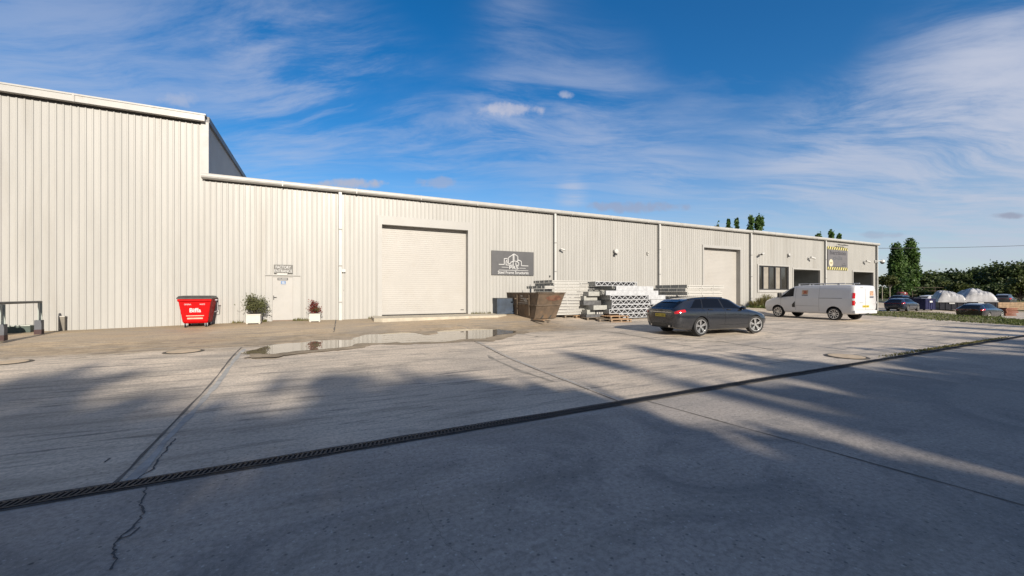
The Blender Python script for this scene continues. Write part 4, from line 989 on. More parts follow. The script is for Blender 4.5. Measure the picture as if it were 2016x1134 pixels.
pallet(1202, 634, 'second orange tan pallet lying on the other one before the lattice panels', -.05, WOOD, z0=.148, L=1.15)
x, y = ground_at(1200, 630); o = thing('timber_sheet', 'thin bright orange timber sheet on top of the tan pallets', 'board', (x, y, Hxy(x, y)+.295), ALPHA+.02)
MB().box(0, .95, 0, .8, 0, .035).build('sheet', mat('ply_bright', (.55, .36, .22), .7, 0, .15, 3), o); MB().box(.05, .92, -.004, 0, .006, .03).build('edge', WOOD, o)
for i, (px, col_, l) in enumerate(((1173, (.03, .03, .035), 'black crate of steel brackets before the middle stack'), (1196, (.13, .12, .17), 'violet grey crate wedged between the black and blue crates'), (1209, (.06, .10, .14), 'blue grey crate of steel brackets before the lattice panels'), (1221, (.09, .14, .18), 'paler blue crate of brackets nearest the grey estate car'))):
    x, y = ground_at(px, 628.5); o = thing('bracket_crate', l, 'crate', (x, y, Hxy(x, y)+.17), ALPHA+rnd.uniform(-.08, .08), 'crates of brackets before the lattice panels')
    mm = mat('crate_%d' % i, col_, .5, .1, .2, 5); m = MB(); W_ = .55 if i == 0 else .3
    m.box(0, W_, 0, .03, 0, .28); m.box(0, .03, .03, .4, 0, .28); m.box(W_-.03, W_, .03, .4, 0, .28); m.box(.03, W_-.03, .37, .4, 0, .28); m.box(.03, W_-.03, .03, .37, 0, .03); m.build('crate', mm, o)
    m = MB(); [m.box(.06+q, .06+q+.09, -.008, 0, .10, .2) for q in np.arange(0, W_-.14, .15)]; m.build('label_patch', GALVW, o)
    m = MB(); [m.tube([(.06+q, .1+.05*k, .24), (.1+q, .3, .31)], .02, 6) for k, q in enumerate(np.arange(0, W_-.12, .11))]; m.build('bracket_bundle', GALV, o)

# ------------------------------------------------------------------ barrier rail, stub, shadow stand-in, sack on the far left
def rail_post(px, py):
    return ground_at(px, py)
pa, pb = ground_at(77, 658), ground_at(3, 673)
o = thing('barrier_rail', 'grey steel barrier rail on flat posts before the tall shed', 'barrier', (pa[0], pa[1], Hxy(*pa)), math.atan2(pb[1]-pa[1], pb[0]-pa[0]))
L = math.hypot(pb[0]-pa[0], pb[1]-pa[1]); STG = mat('barrier_grey', (.13, .13, .125), .6, .3, .15, 4)
zr = EYE-Hxy(*pa)+(HY-594.5)/FPX*pa[1]
MB().tube([(-.12, 0, zr), (L+3, 0, zr+.03)], .04, 8).build('top_rail', STG, o, smooth=True)
for k, q in enumerate((0, L, L+2)):
    m = MB(); m.box(q-.06, q+.06, -.012, .012, .48, zr-.03); m.box(q-.075, q-.06, -.05, .05, .48, zr-.03); pp = m.build('post', mat('post_pale', (.30, .33, .31), .5, .2), o)
    MB().box(q-.085, q+.085, -.085, .085, .16, .48).build('sleeve', mat('sleeve_blue', (.075, .08, .095), .6), pp); MB().box(q-.09, q+.09, -.09, .09, 0, .16).build('foot', mat('foot_red', (.045, .02, .02), .7), pp)
u, z = wall_at(127, 622); o = thing('short_stub_post', 'short square brown post stub standing at the foot of the tall shed', 'post', uv2xy(u, V-.12)+(H(u, V)-.02,), ALPHA)
MB().box(-.075, .075, -.06, .06, 0, z-H(u, V)).build('post', mat('stub_brown', (.16, .145, .12), .7, 0, .1, 5), o); MB().box(-.08, .08, -.065, .065, z-H(u, V), z-H(u, V)+.025).build('cap', POTW, o)
u0, z0 = wall_at(18, 640); u1, _ = wall_at(71, 640)
o = thing('wall_shade_block', 'low dark green block standing in for a shadow on the wall behind the barrier rail', 'shade_block', uv2xy(u0, V-.32)+(H(u0, V)-.03,), ALPHA)
m = MB(); L = u1-u0; m.prism([(0, 0), (L, 0), (L, .26), (.1, .25)], 0, .25); m.build('body', mat('shade_block_green', (.055, .075, .065), .7, 0, .2, 4), o); MB().box(.02, L, -.02, .27, .26, .285).build('lip', mat('shade_block_lip', (.4, .42, .38), .6), o)  # added block standing in for a dark shadow band on the wall
x, y = ground_at(-74, 668); o = thing('bulk_sack', 'crumpled white bulk sack behind the barrier rail', 'sack', (x, y+.6, Hxy(x, y+.6)), .3); o.scale = (.85, .85, .85)
bm = bmesh.new(); bmesh.ops.create_icosphere(bm, subdivisions=4, radius=1)
for v in bm.verts:
    n = mnoise.noise(v.co*2.2)*.16+mnoise.noise(v.co*6)*.06; q = v.co.copy(); sc_ = (abs(q.x)**4+abs(q.y)**4+abs(q.z)**4)**-.25
    v.co = Vector((q.x*.34*sc_, q.y*.34*sc_, .38+q.z*.38*sc_))*(1+n*.6)
me = bpy.data.meshes.new('sack'); bm.to_mesh(me); bm.free(); me.polygons.foreach_set('use_smooth', [True]*len(me.polygons)); me.materials.append(mat('sack_white', (.38, .37, .37), .7, 0, .15, 5, bump=.4, bscale=12))
so = bpy.data.objects.new('sack', me); COL.objects.link(so); so.parent = o
m = MB(); [m.tube([(s*.2, .1, .8), (s*.16, .02, .98), (s*.02, -.06, .84)], .022, 6) for s in (-1, 1)]; m.build('loop', mat('sack_white', (.58, .56, .56)), o)

# ------------------------------------------------------------------ vehicles
def hermite(xs, ys, x):
    i = min(max(np.searchsorted(xs, x)-1, 0), len(xs)-2); h = xs[i+1]-xs[i]; t = min(1, max(0, (x-xs[i])/h))
    d = [(ys[k+1]-ys[k])/(xs[k+1]-xs[k]) for k in range(len(xs)-1)]
    def sl(k):
        if k == 0: return d[0]
        if k == len(xs)-1: return d[-1]
        a, b = d[k-1], d[k]
        return 0 if a*b <= 0 else 2*a*b/(a+b)
    m0, m1 = sl(i)*h, sl(i+1)*h
    return (2*t**3-3*t*t+1)*ys[i]+(t**3-2*t*t+t)*m0+(-2*t**3+3*t*t)*ys[i+1]+(t**3-t*t)*m1
class Body:
    """car skin: stations along x, each a half section of nine points from the belly to the roof line"""
    def __init__(s, rows): s.r = np.array(rows, float); s.xs = s.r[:, 0]; s.c = {}
    def sect(s, x):
        k = round(x, 4)
        if k in s.c: return s.c[k]
        zb, wb, wm, zm, wsh, zsh, wbe, zbe, wr, zr, zc = [hermite(s.xs, s.r[:, j], x) for j in range(1, 12)]
        P = [(0, zb), (wb-.10, zb), (wb, zb+.05), (wm, zm), (wsh, zsh), (wbe, zbe), (wr, zr), (wr*.62, zr+(zc-zr)*.72), (0, zc)]
        s.c[k] = [Vector(p) for p in P]; return s.c[k]
    def P(s, x, t, side=1, off=0.0):
        def raw(x, t):
            P = s.sect(x); i = min(int(t), 7); f = t-i
            p0 = P[i-1] if i > 0 else Vector((-P[1].x, P[1].y)); p1, p2 = P[i], P[i+1]; p3 = P[i+2] if i < 7 else Vector((-P[7].x, P[7].y))
            m1 = (p2-p0)*.5; m2 = (p3-p1)*.5
            # limit the tangents so that creases stay tight
            L = (p2-p1).length; m1 = m1*min(1, L/(m1.length+1e-6))*.9; m2 = m2*min(1, L/(m2.length+1e-6))*.9
            if i in (2, 5): pass
            q = (2*f**3-3*f*f+1)*p1+(f**3-2*f*f+f)*m1+(-2*f**3+3*f*f)*p2+(f**3-f*f)*m2
            return Vector((x, q.x, q.y))
        p = raw(x, t)
        if off:
            e = .012; a = raw(min(s.xs[-1], x+e), t)-raw(max(s.xs[0], x-e), t); b = raw(x, min(8, t+.03))-raw(x, max(0, t-.03))
            n = b.cross(a)
            if n.length > 1e-9:
                n.normalize()
                if n.dot(Vector((0, p.y, p.z-.6))) < 0: n = -n
                p = p+n*off
        p.y *= side; return p
    def patch(s, mb, t0, t1, xa, xb, off=.004, nt=8, nx_=10, side=1, mi=0):
        """skin piece between t0..t1; xa, xb are numbers or functions of t"""
        fa = xa if callable(xa) else (lambda t: xa); fb = xb if callable(xb) else (lambda t: xb); o = len(mb.v)
        for j in range(nt+1):
            t = t0+(t1-t0)*j/nt
            for i in range(nx_+1): mb.v.append(tuple(s.P(fa(t)+(fb(t)-fa(t))*i/nx_, t, side, off)))
        for j in range(nt):
            for i in range(nx_): mb.f.append((o+j*(nx_+1)+i, o+j*(nx_+1)+i+1, o+(j+1)*(nx_+1)+i+1, o+(j+1)*(nx_+1)+i)); mb.mi.append(mi)
        return mb
    def skin(s, n=64, nt=32):
        xs = sorted(set([round(x, 3) for x in np.linspace(s.xs[0], s.xs[-1], n)]+[round(float(x), 3) for x in s.xs])); mb = MB(); ring = 2*nt
        ts = [8*k/nt for k in range(nt+1)]
        for x in xs:
            L = [s.P(x, t) for t in ts]; full = L+[Vector((p.x, -p.y, p.z)) for p in L[-2:0:-1]]
            mb.v += [tuple(p) for p in full]
        for i in range(len(xs)-1):
            for k in range(ring): mb.f.append((i*ring+k, i*ring+(k+1) % ring, (i+1)*ring+(k+1) % ring, (i+1)*ring+k))
        mb.f.append(tuple(range(ring))); mb.f.append(tuple(range((len(xs)-1)*ring, len(xs)*ring))[::-1]); mb.mi = [0]*len(mb.f); return mb

def wheel(parent, x, y, r, side, rimm, spokes=5, steer=0.0, wd=.22, dark=BLACKP):
    Mx = Matrix.Translation((x, y, r)) @ Matrix.Rotation(steer, 4, 'Z') @ Matrix.Diagonal((1, side, 1, 1))
    rr_ = r*.755
    ty = MB().lathe([(rr_-.01, -wd), (rr_, -wd), (r*.95, -wd*.95), (r, -wd*.82), (r, -.035), (r*.965, -.008), (r*.86, .004), (rr_+.006, -.004), (rr_-.012, -.03)], 36, axis='Y', M=Mx).build('tyre', TYRE, parent, smooth=True)
    m = MB()
    m.lathe([(rr_-.035, -.045), (rr_-.028, -.004), (rr_, -.002), (rr_+.002, -.03)], 36, 0, 'Y', Mx)
    for k in range(spokes):
        a0 = 2*math.pi*k/spokes+.4
        for s_ in ((-.13, -.05), (.13, .05)) if spokes <= 6 else ((0, 0),):
            a1, a2 = a0+s_[0]*1.1, a0+s_[1]
            p1 = Vector((math.cos(a1)*(rr_-.02), -.02, math.sin(a1)*(rr_-.02))); p2 = Vector((math.cos(a2)*r*.12, -.035, math.sin(a2)*r*.12))
            wv = r*.044
            d = (p1-p2).normalized(); sd = Vector((-d.z, 0, d.x))*wv
            vs = [p2-sd*1.1, p2+sd*1.1, p1+sd*1.25, p1-sd*1.25]; back = [v+Vector((0, -.03, 0)) for v in vs]
            m.add([tuple(q) for q in vs+back], [(0, 1, 2, 3), (0, 4, 5, 1), (1, 5, 6, 2), (2, 6, 7, 3), (3, 7, 4, 0)], 0, Mx)
    m.lathe([(0, -.018), (r*.15, -.02), (r*.17, -.05)], 20, 0, 'Y', Mx)
    m.build('rim', rimm, ty)
    MB().lathe([(0, -.085), (rr_-.02, -.085), (rr_-.012, -.05)], 28, 0, 'Y', Mx).build('hub_back', dark, ty)
    return ty

def carve(o, axles, r, ymin, arch):
    o.data.materials.append(arch)
    for x in axles:
        for s in (1, -1):
            m = MB().lathe([(0, ymin), (r, ymin), (r, 1.3), (0, 1.3)], 40, axis='Y', M=Matrix.Translation((x, 0, .0)) @ Matrix.Diagonal((1, s, 1, 1)))
            bm = bmesh.new(); me = bpy.data.meshes.new('cut')
            m.mi = [1]*len(m.f); c = m.build('cut', [arch, arch]); c.location = (0, 0, r-.03)
            bm.from_mesh(c.data); bmesh.ops.remove_doubles(bm, verts=bm.verts, dist=1e-5); bmesh.ops.recalc_face_normals(bm, faces=bm.faces); bm.to_mesh(c.data); bm.free()
            md = o.modifiers.new('c', 'BOOLEAN'); md.operation = 'DIFFERENCE'; md.solver = 'EXACT'; md.object = c
            c['tmp'] = 1
    par, o.parent = o.parent, None
    mw = o.matrix_world.copy(); bpy.context.view_layer.update(); baked(o); o.parent = par
    for c in [c for c in bpy.data.objects if c.get('tmp')]: bpy.data.objects.remove(c)
    o.data.polygons.foreach_set('use_smooth', [True]*len(o.data.polygons))
    try: o.data.set_sharp_from_angle(angle=R(40))
    except Exception: pass
    return o

ARCH = mat('arch_black', (.006, .006, .006), .9)
VGL = mat('car_glass', (.006, .007, .010), .06, 0, .05, 2, spec=.16)
TRIM = mat('trim_black', (.012, .012, .013), .35)
def plate(parent, x, z, txt, rot_side=-1, w_=.52, h_=.112):
    """number plate on a rear face looking along -x"""
    m = MB().box(x-.012, x, -w_/2, w_/2, z, z+h_); pl_ = m.build('number_plate', PLATEY, parent)
    tm2 = text_mb(txt, h_*.66, w_*.86, .004); m = MB(); m.add([(x-.0125+p[1]*.4, -p[0], z+h_*.17+p[2]) for p in tm2.v], tm2.f); m.build('lettering', LETD, pl_, fix=False)

ESTATE = [
    (-2.38, .44, .50, .58, .60, .62, .80, .60, .90, .50, .96, .975),
    (-2.34, .33, .70, .78, .58, .80, .82, .74, .945, .60, 1.00, 1.02),
    (-2.20, .27, .78, .865, .58, .87, .86, .80, .985, .59, 1.075, 1.10),
    (-1.98, .24, .81, .90, .58, .90, .885, .825, 1.00, .575, 1.185, 1.215),
    (-1.72, .22, .83, .915, .58, .91, .895, .835, 1.00, .56, 1.285, 1.33),
    (-1.40, .20, .84, .92, .57, .912, .90, .84, .995, .555, 1.335, 1.385),
    (-.60, .19, .85, .922, .55, .912, .90, .845, .985, .565, 1.375, 1.43),
    (.05, .19, .85, .922, .55, .91, .89, .84, .97, .565, 1.365, 1.425),
    (.45, .19, .85, .92, .55, .91, .875, .835, .955, .585, 1.30, 1.355),
    (.85, .19, .85, .92, .55, .905, .86, .83, .94, .65, 1.105, 1.15),
    (1.20, .19, .85, .92, .55, .90, .845, .82, .92, .70, .965, 1.0),
    (1.55, .20, .84, .915, .53, .89, .81, .80, .875, .66, .92, .945),
    (1.95, .21, .80, .89, .50, .85, .73, .75, .80, .60, .845, .87),
    (2.22, .24, .70, .80, .48, .76, .64, .66, .70, .52, .745, .765),
    (2.36, .30, .55, .64, .46, .62, .58, .54, .62, .44, .65, .665),
    (2.40, .38, .42, .50, .46, .48, .54, .42, .57, .36, .59, .60)]
def car(name, label, cat, loc, rot, paint, rows=ESTATE, axles=(-1.30, 1.52), wr=.345, scale=(1, 1, 1), steer=0.0, txt=None, detail=True, group=None, rimm=RIMS, rails=True):
    o = thing(name, label, cat, loc, rot, group); o.scale = scale
    B_ = Body(rows); bo = B_.skin(64 if detail else 34, 32 if detail else 20).build('body', paint, o, smooth=True)
    carve(bo, axles, wr+.035, .50, ARCH)
    s0 = lambda t: -1.98+.30*(t-5); 
    for sd in (1, -1):
        for (xa0, xa1, xb0, xb1) in ((-1.74, -1.28, -1.20, -1.02), (-1.13, -.96, -.16, -.16), (-.08, -.08, .98, .36)):
            m = MB(); B_.patch(m, 5.14, 5.9, (lambda t, a=xa0, b=xa1: a+(b-a)*(t-5.14)/.76), (lambda t, a=xb0, b=xb1: a+(b-a)*(t-5.14)/.76), .005, 6, 12, sd); m.build('side_window', VGL, o, smooth=True, fix=False)
        m = MB(); B_.patch(m, 5.06, 5.95, (lambda t: -1.20+.20*(t-5)), (lambda t: -1.13+.20*(t-5)), .004, 5, 2, sd); B_.patch(m, 5.06, 5.95, -.16, -.08, .004, 5, 2, sd); m.build('pillar', TRIM, o, fix=False)
        # rear lamp wraps the corner
        m = MB(); B_.patch(m, 4.05, 4.75, -2.365, -2.02, .007, 5, 14, sd); m.build('tail_light', REDL, o, smooth=True, fix=False)
        m = MB(); B_.patch(m, 3.9, 4.7, 1.98, 2.33, .006, 4, 8, sd); m.build('headlight', LAMPC, o, smooth=True, fix=False)
        if detail:
            m = MB()
            for x in (-1.02, -.12, 1.12): B_.patch(m, 2.3, 5.0, (lambda t, x=x: x-.0045+(.10*(3.4-t) if x == -1.02 and t < 3.4 else 0)), (lambda t, x=x: x+.0045+(.10*(3.4-t) if x == -1.02 and t < 3.4 else 0)), .002, 14, 1, sd)
            B_.patch(m, 2.28, 2.33, -.98, 1.12, .002, 1, 12, sd); B_.patch(m, 4.97, 5.03, -2.0, 1.1, .003, 1, 30, sd); m.build('door_seam', ARCH, o, fix=False)
            for x in (-.92, .02):
                p_ = B_.P(x, 4.55, sd, .02); m = MB(); m.box(p_.x-.0, p_.x+.22, min(p_.y, p_.y-.03*sd), max(p_.y, p_.y-.03*sd), p_.z-.014, p_.z+.014); m.build('door_handle', paint, o)
            p_ = B_.P(.80, 5.1, sd, .0); m = MB(); m.lathe([(0, -.11), (.05, -.10), (.075, -.05), (.08, .05), (.05, .09), (0, .1)], 12, axis='Y', M=Matrix.Translation((p_.x, p_.y+.11*sd, p_.z+.05)) @ Matrix.Diagonal((.8, 1, .85, 1))); m.box(p_.x-.03, p_.x+.03, min(p_.y-.02*sd, p_.y+.08*sd), max(p_.y-.02*sd, p_.y+.08*sd), p_.z-.02, p_.z+.03); m.build('mirror', paint, o, smooth=True)
            m = MB(); B_.patch(m, 2.0, 2.5, -.9, 1.1, .012, 2, 12, sd); m.build('sill', TRIM if cat == 'x' else paint, o, smooth=True, fix=False)
        if rails:
            m = MB(); m.tube([tuple(B_.P(x, 6.12, sd, .035)) for x in np.linspace(-1.6, .1, 9)], .016, 6); [m.tube([tuple(B_.P(x, 6.12, sd, 0)), tuple(B_.P(x, 6.12, sd, .035))], .018, 6) for x in (-1.58, -.7, .08)]; m.build('roof_rail', TRIM, o)
        for x, st in ((axles[0], 0), (axles[1], steer)): wheel(o, x, sd*(.915 if rows is ESTATE else .92), wr, sd, rimm, 5, st)
        m = MB(); B_.patch(m, 6.15, 8.0, (lambda t: .22+.06*(8-t)), (lambda t: 1.12-.05*(8-t)), .005, 6, 10, sd); m.build('windscreen', VGL, o, smooth=True, fix=False)
        m = MB(); B_.patch(m, 6.05, 8.0, -2.30, (lambda t: -1.86), .006, 8, 10, sd); m.build('rear_window', VGL, o, smooth=True, fix=False)
    m = MB(); m.prism([(-2.345, .30), (-2.395, .34), (-2.385, .46), (-2.345, .47)], -.52, .52); m.build('diffuser', TRIM, o)
    m = MB(); m.box(-2.382, -2.372, -.56, .56, .865, .882); m.build('lamp_strip', CHROME if detail else REDL, o)
    m = MB(); [m.tube([(-2.405, s*.47, .36), (-2.36, s*.47, .36)], .04, 8) for s in (-1, 1)]; m.build('exhaust', CHROME, o)
    m = MB(); B_.patch(m, 6.6, 8, -1.98, -1.78, .03, 3, 4, 1); B_.patch(m, 6.6, 8, -1.98, -1.78, .03, 3, 4, -1); m.build('spoiler', paint, o, smooth=True, fix=False)
    if txt: plate(o, -2.378, .70, txt)
    if detail:
        m = MB(); m.prism([(-1.62, 1.43), (-1.45, 1.43), (-1.60, 1.50)], -.012, .012); m.build('aerial', TRIM, o)
        m = MB()
        for k in range(4): m.lathe([(.026, -.004), (.034, -.004), (.034, .004), (.026, .004)], 14, axis='X', M=Matrix.Translation((-2.38, (k-1.5)*.05, .92)))
        m.build('emblem', TRIM, o)
    return o
PGREY = mat('paint_graphite', (.046, .05, .06), .22, .7, .05, 2, coat=1.0)
PBLACK = mat('paint_black', (.008, .009, .012), .25, .2, .05, 2, coat=1.0)
PNAVY = mat('paint_navy', (.012, .02, .045), .25, .3, .05, 2, coat=1.0)
PWHITE = mat('car_white', (.46, .46, .47), .3, 0, .03, 2, coat=.8)
PSILV = mat('paint_dark_silver', (.10, .10, .105), .3, .5, .05, 2, coat=1.0)

cxy = (7.83, 16.05); car('estate_car', 'dark grey estate car parked in front of the steel stacks', 'car', (*cxy, Hxy(*cxy)-.005), R(21.5), PGREY, steer=R(-14), txt='KP23 XOU')

# van
VAN = [
    (-2.62, .50, .78, .88, .75, .88, 1.20, .865, 1.32, .78, 1.80, 1.84),
    (-2.58, .42, .86, .94, .75, .945, 1.20, .925, 1.32, .815, 1.86, 1.91),
    (-2.42, .36, .91, .975, .75, .975, 1.20, .955, 1.32, .84, 1.895, 1.95),
    (-1.6, .34, .93, .985, .75, .985, 1.20, .965, 1.33, .85, 1.92, 1.985),
    (.10, .34, .93, .985, .75, .985, 1.20, .965, 1.32, .85, 1.92, 1.985),
    (.62, .34, .93, .985, .75, .98, 1.19, .96, 1.30, .84, 1.875, 1.94),
    (1.10, .34, .93, .985, .75, .975, 1.16, .95, 1.27, .82, 1.665, 1.72),
    (1.62, .34, .92, .98, .75, .965, 1.12, .935, 1.22, .82, 1.36, 1.40),
    (1.90, .34, .91, .97, .73, .95, 1.08, .905, 1.17, .79, 1.225, 1.265),
    (2.25, .34, .87, .95, .70, .92, 1.00, .86, 1.09, .74, 1.145, 1.18),
    (2.50, .35, .80, .89, .66, .86, .92, .79, 1.00, .66, 1.05, 1.08),
    (2.60, .40, .70, .80, .62, .76, .84, .69, .91, .56, .95, .97),
    (2.64, .48, .52, .60, .60, .57, .80, .52, .86, .40, .89, .90)]
fwd = Vector((-.34, .94)).normalized(); lft = Vector((-fwd.y, fwd.x)); rw = Vector(ground_at(1642, 630.5))
vc = rw - lft*.93 + fwd*1.62
vn = thing('panel_van', 'white panel van with roof bars parked at the office end', 'van', (vc.x, vc.y, Hxy(rw.x, rw.y)-.0), math.atan2(fwd.y, fwd.x))
B_ = Body(VAN); PV = mat('van_white', (.54, .545, .56), .35, 0, .03, 1.5, coat=.6, dirt=(.50, .49, .47), dscale=1.5, damt=.3)
bo = B_.skin(60, 32).build('body', PV, vn, smooth=True); carve(bo, (-1.62, 1.62), .405, .55, ARCH)
for sd in (1, -1):
    m = MB(); B_.patch(m, 5.04, 5.9, .62, (lambda t: 1.64-.72*(t-5.04)/.86), .005, 6, 12, sd); m.build('side_window', VGL, vn, smooth=True, fix=False)
    m = MB(); B_.patch(m, 5.04, 5.85, (lambda t: 1.20-.35*(t-5.04)/.81), (lambda t: 1.25-.35*(t-5.04)/.81), .007, 5, 1, sd); m.build('window_bar', TRIM, vn, fix=False)
    m = MB()
    for xx, ta, tb in ((.50, 2.3, 6.0), (-.85, 2.3, 6.0), (1.42, 2.4, 4.9)): B_.patch(m, ta, tb, xx-.005, xx+.005, .002, 14, 1, sd)
    B_.patch(m, 5.98, 6.03, -2.4, .5, .002, 1, 10, sd); B_.patch(m, 3.02, 3.05, -.85, .5, .002, 1, 8, sd); m.build('door_seam', mat('seam_grey', (.16, .16, .165), .8), vn, fix=False)
    m = MB(); B_.patch(m, 4.12, 4.25, -2.05, -.85, .006, 1, 10, sd); m.build('slide_rail', ARCH, vn, fix=False)
    m = MB(); B_.patch(m, 2.75, 3.55, (lambda t: .52), (lambda t: .70 if t < 3.2 else .70-.5*(t-3.2)), .005, 6, 2, sd); m.build('fuel_flap' if sd > 0 else 'step_trim', TRIM, vn, fix=False)
    p_ = B_.P(1.42, 5.05, sd); m = MB(); m.box(p_.x-.1, p_.x+.06, min(p_.y+.06*sd, p_.y+.28*sd), max(p_.y+.06*sd, p_.y+.28*sd), p_.z-.02, p_.z+.27); m.box(p_.x-.03, p_.x+.03, min(p_.y-.03*sd, p_.y+.1*sd), max(p_.y-.03*sd, p_.y+.1*sd), p_.z-.02, p_.z+.06)
    mo = m.build('mirror', BLACKP, vn); md = mo.modifiers.new('b', 'BEVEL'); md.width = .03; md.segments = 2; baked(mo)
    m = MB(); B_.patch(m, 3.25, 5.4, -2.618, -2.52, .008, 10, 5, sd); m.build('tail_light', REDL, vn, smooth=True, fix=False)
    m = MB(); B_.patch(m, 3.75, 4.2, -2.615, -2.52, .011, 4, 4, sd); m.build('reversing_lamp', LAMPC, vn, smooth=True, fix=False)
    m = MB(); B_.patch(m, 4.2, 5.0, 2.1, 2.5, .006, 4, 8, sd); m.build('headlight', LAMPC, vn, smooth=True, fix=False)
    p_ = B_.P(.62, 4.55, sd, .02); m = MB(); m.box(p_.x, p_.x+.24, min(p_.y, p_.y-.03*sd), max(p_.y, p_.y-.03*sd), p_.z-.02, p_.z+.02); m.build('door_handle', PV, vn)
    for xx in (-1.62, 1.62): wheel(vn, xx, sd*.965, .345, sd, RIMS if True else 0, 10, wd=.24)
    m = MB(); B_.patch(m, 6.1, 8.0, (lambda t: .82+.06*(8-t)), 1.62, .006, 6, 10, sd); m.build('windscreen', VGL, vn, smooth=True, fix=False)
    m = MB(); zz = 2.06; m.tube([(-2.0, sd*.62, zz), (.55, sd*.62, zz)], .022, 6); [m.box(q-.03, q+.03, sd*.62-.03, sd*.62+.03, 1.93, 2.05) for q in (-1.7, -.9, -.1, .5)]; m.build('roof_bar', PV, vn)
m = MB(); [m.box(q-.025, q+.025, -.72, .72, 2.03, 2.06) for q in (-1.7, -.9, -.1)]; m.build('cross_bar', BLACKP, vn)
m = MB(); m.box(-2.66, -2.55, -.93, .93, .40, .58); bo = m.build('bumper', PV, vn); md = bo.modifiers.new('b', 'BEVEL'); md.width = .03; md.segments = 2; baked(bo)
m = MB(); m.tube([(-2.6, 0, .38), (-2.72, 0, .38), (-2.74, 0, .44)], .03, 8); m.box(-2.64, -2.55, -.45, .45, .34, .395); m.build('tow_bar', BLACKP, vn)
m = MB(); m.box(-2.628, -2.622, -.005, .005, .62, 1.78); m.box(-2.628, -2.622, -.80, .80, .60, .612); m.build('rear_seam', MATS['seam_grey'], vn)
m = MB(); m.box(-2.632, -2.61, .22, .48, 1.79, 1.81); m.build('brake_lamp', BLACKP, vn)
plate(vn, -2.628, .74, 'HN19 VXK')
def logo(mb_par, pts3, name, m_): mm = MB(); mm.add(pts3, [(0, 1, 2, 3)]); return mm.build(name, m_, mb_par, fix=False)
LOGO = mat('logo_orange', (.42, .26, .17), .5, 0, .45, 14); LOGD = mat('logo_dark', (.10, .10, .13), .5)
m = MB(); B_.patch(m, 5.22, 5.58, -.22, .13, .006, 4, 3, 1); m.build('logo', LOGO, vn, fix=False)
m = MB(); B_.patch(m, 5.08, 5.18, -.22, .13, .006, 1, 3, 1); m.build('logo_text', LOGD, vn, fix=False)
m = MB(); B_.patch(m, 5.3, 5.52, -.14, .03, .009, 3, 3, 1); m.build('logo_mark', mat('logo_red', (.4, .1, .05), .5), vn, fix=False)
logo(vn, [(-2.632, -.36, 1.38), (-2.632, -.64, 1.38), (-2.632, -.64, 1.63), (-2.632, -.36, 1.63)], 'logo', LOGO)
logo(vn, [(-2.632, -.34, 1.25), (-2.632, -.66, 1.25), (-2.632, -.66, 1.34), (-2.632, -.34, 1.34)], 'logo_text', LOGD)
logo(vn, [(-2.632, .52, .98), (-2.632, .26, .98), (-2.632, .26, 1.01), (-2.632, .52, 1.01)], 'badge', mat('badge_grey', (.4, .4, .42), .3, .5))
for sd in (-1, 1): MB().box(-2.65, -2.62, sd*.86-.02, sd*.86+.02, .95, 1.05).build('hinge', PV, vn)

# ------------------------------------------------------------------ parked things beyond the verge
def place(px, z): x, y = at_depth(px, z); return (x, y, Hxy(x, y))
GC = 'cars parked beyond the grass verge'
car('estate_car', 'black estate car parked just beyond the grass verge', 'car', place(1930, 36.2), ALPHA+R(-1), PBLACK, detail=False, group=GC, rimm=GALVD, txt=None)
car('hatchback', 'dark blue hatchback near the warehouse corner beyond the verge', 'car', place(1776, 43.5), ALPHA+R(1), PNAVY, detail=False, scale=(.86, .97, .99), group=GC, rails=False)
car('hatchback', 'white hatchback on the rise behind the navy bin', 'car', place(1832, 60), ALPHA+R(-6), PWHITE, detail=False, scale=(.92, 1, 1.02), group=GC, rails=False)
car('people_carrier', 'dark silver people carrier with light rear pillars beside the yellowing tree', 'car', place(1978, 60), ALPHA+R(6), PSILV, detail=False, scale=(1.0, 1.03, 1.24), group=GC)
car('saloon_car', 'dark car with pale roof behind the dark blue hatchback', 'car', place(1775, 58), ALPHA+R(4), PBLACK, detail=False, scale=(.9, 1, .95), group=GC, rails=False)
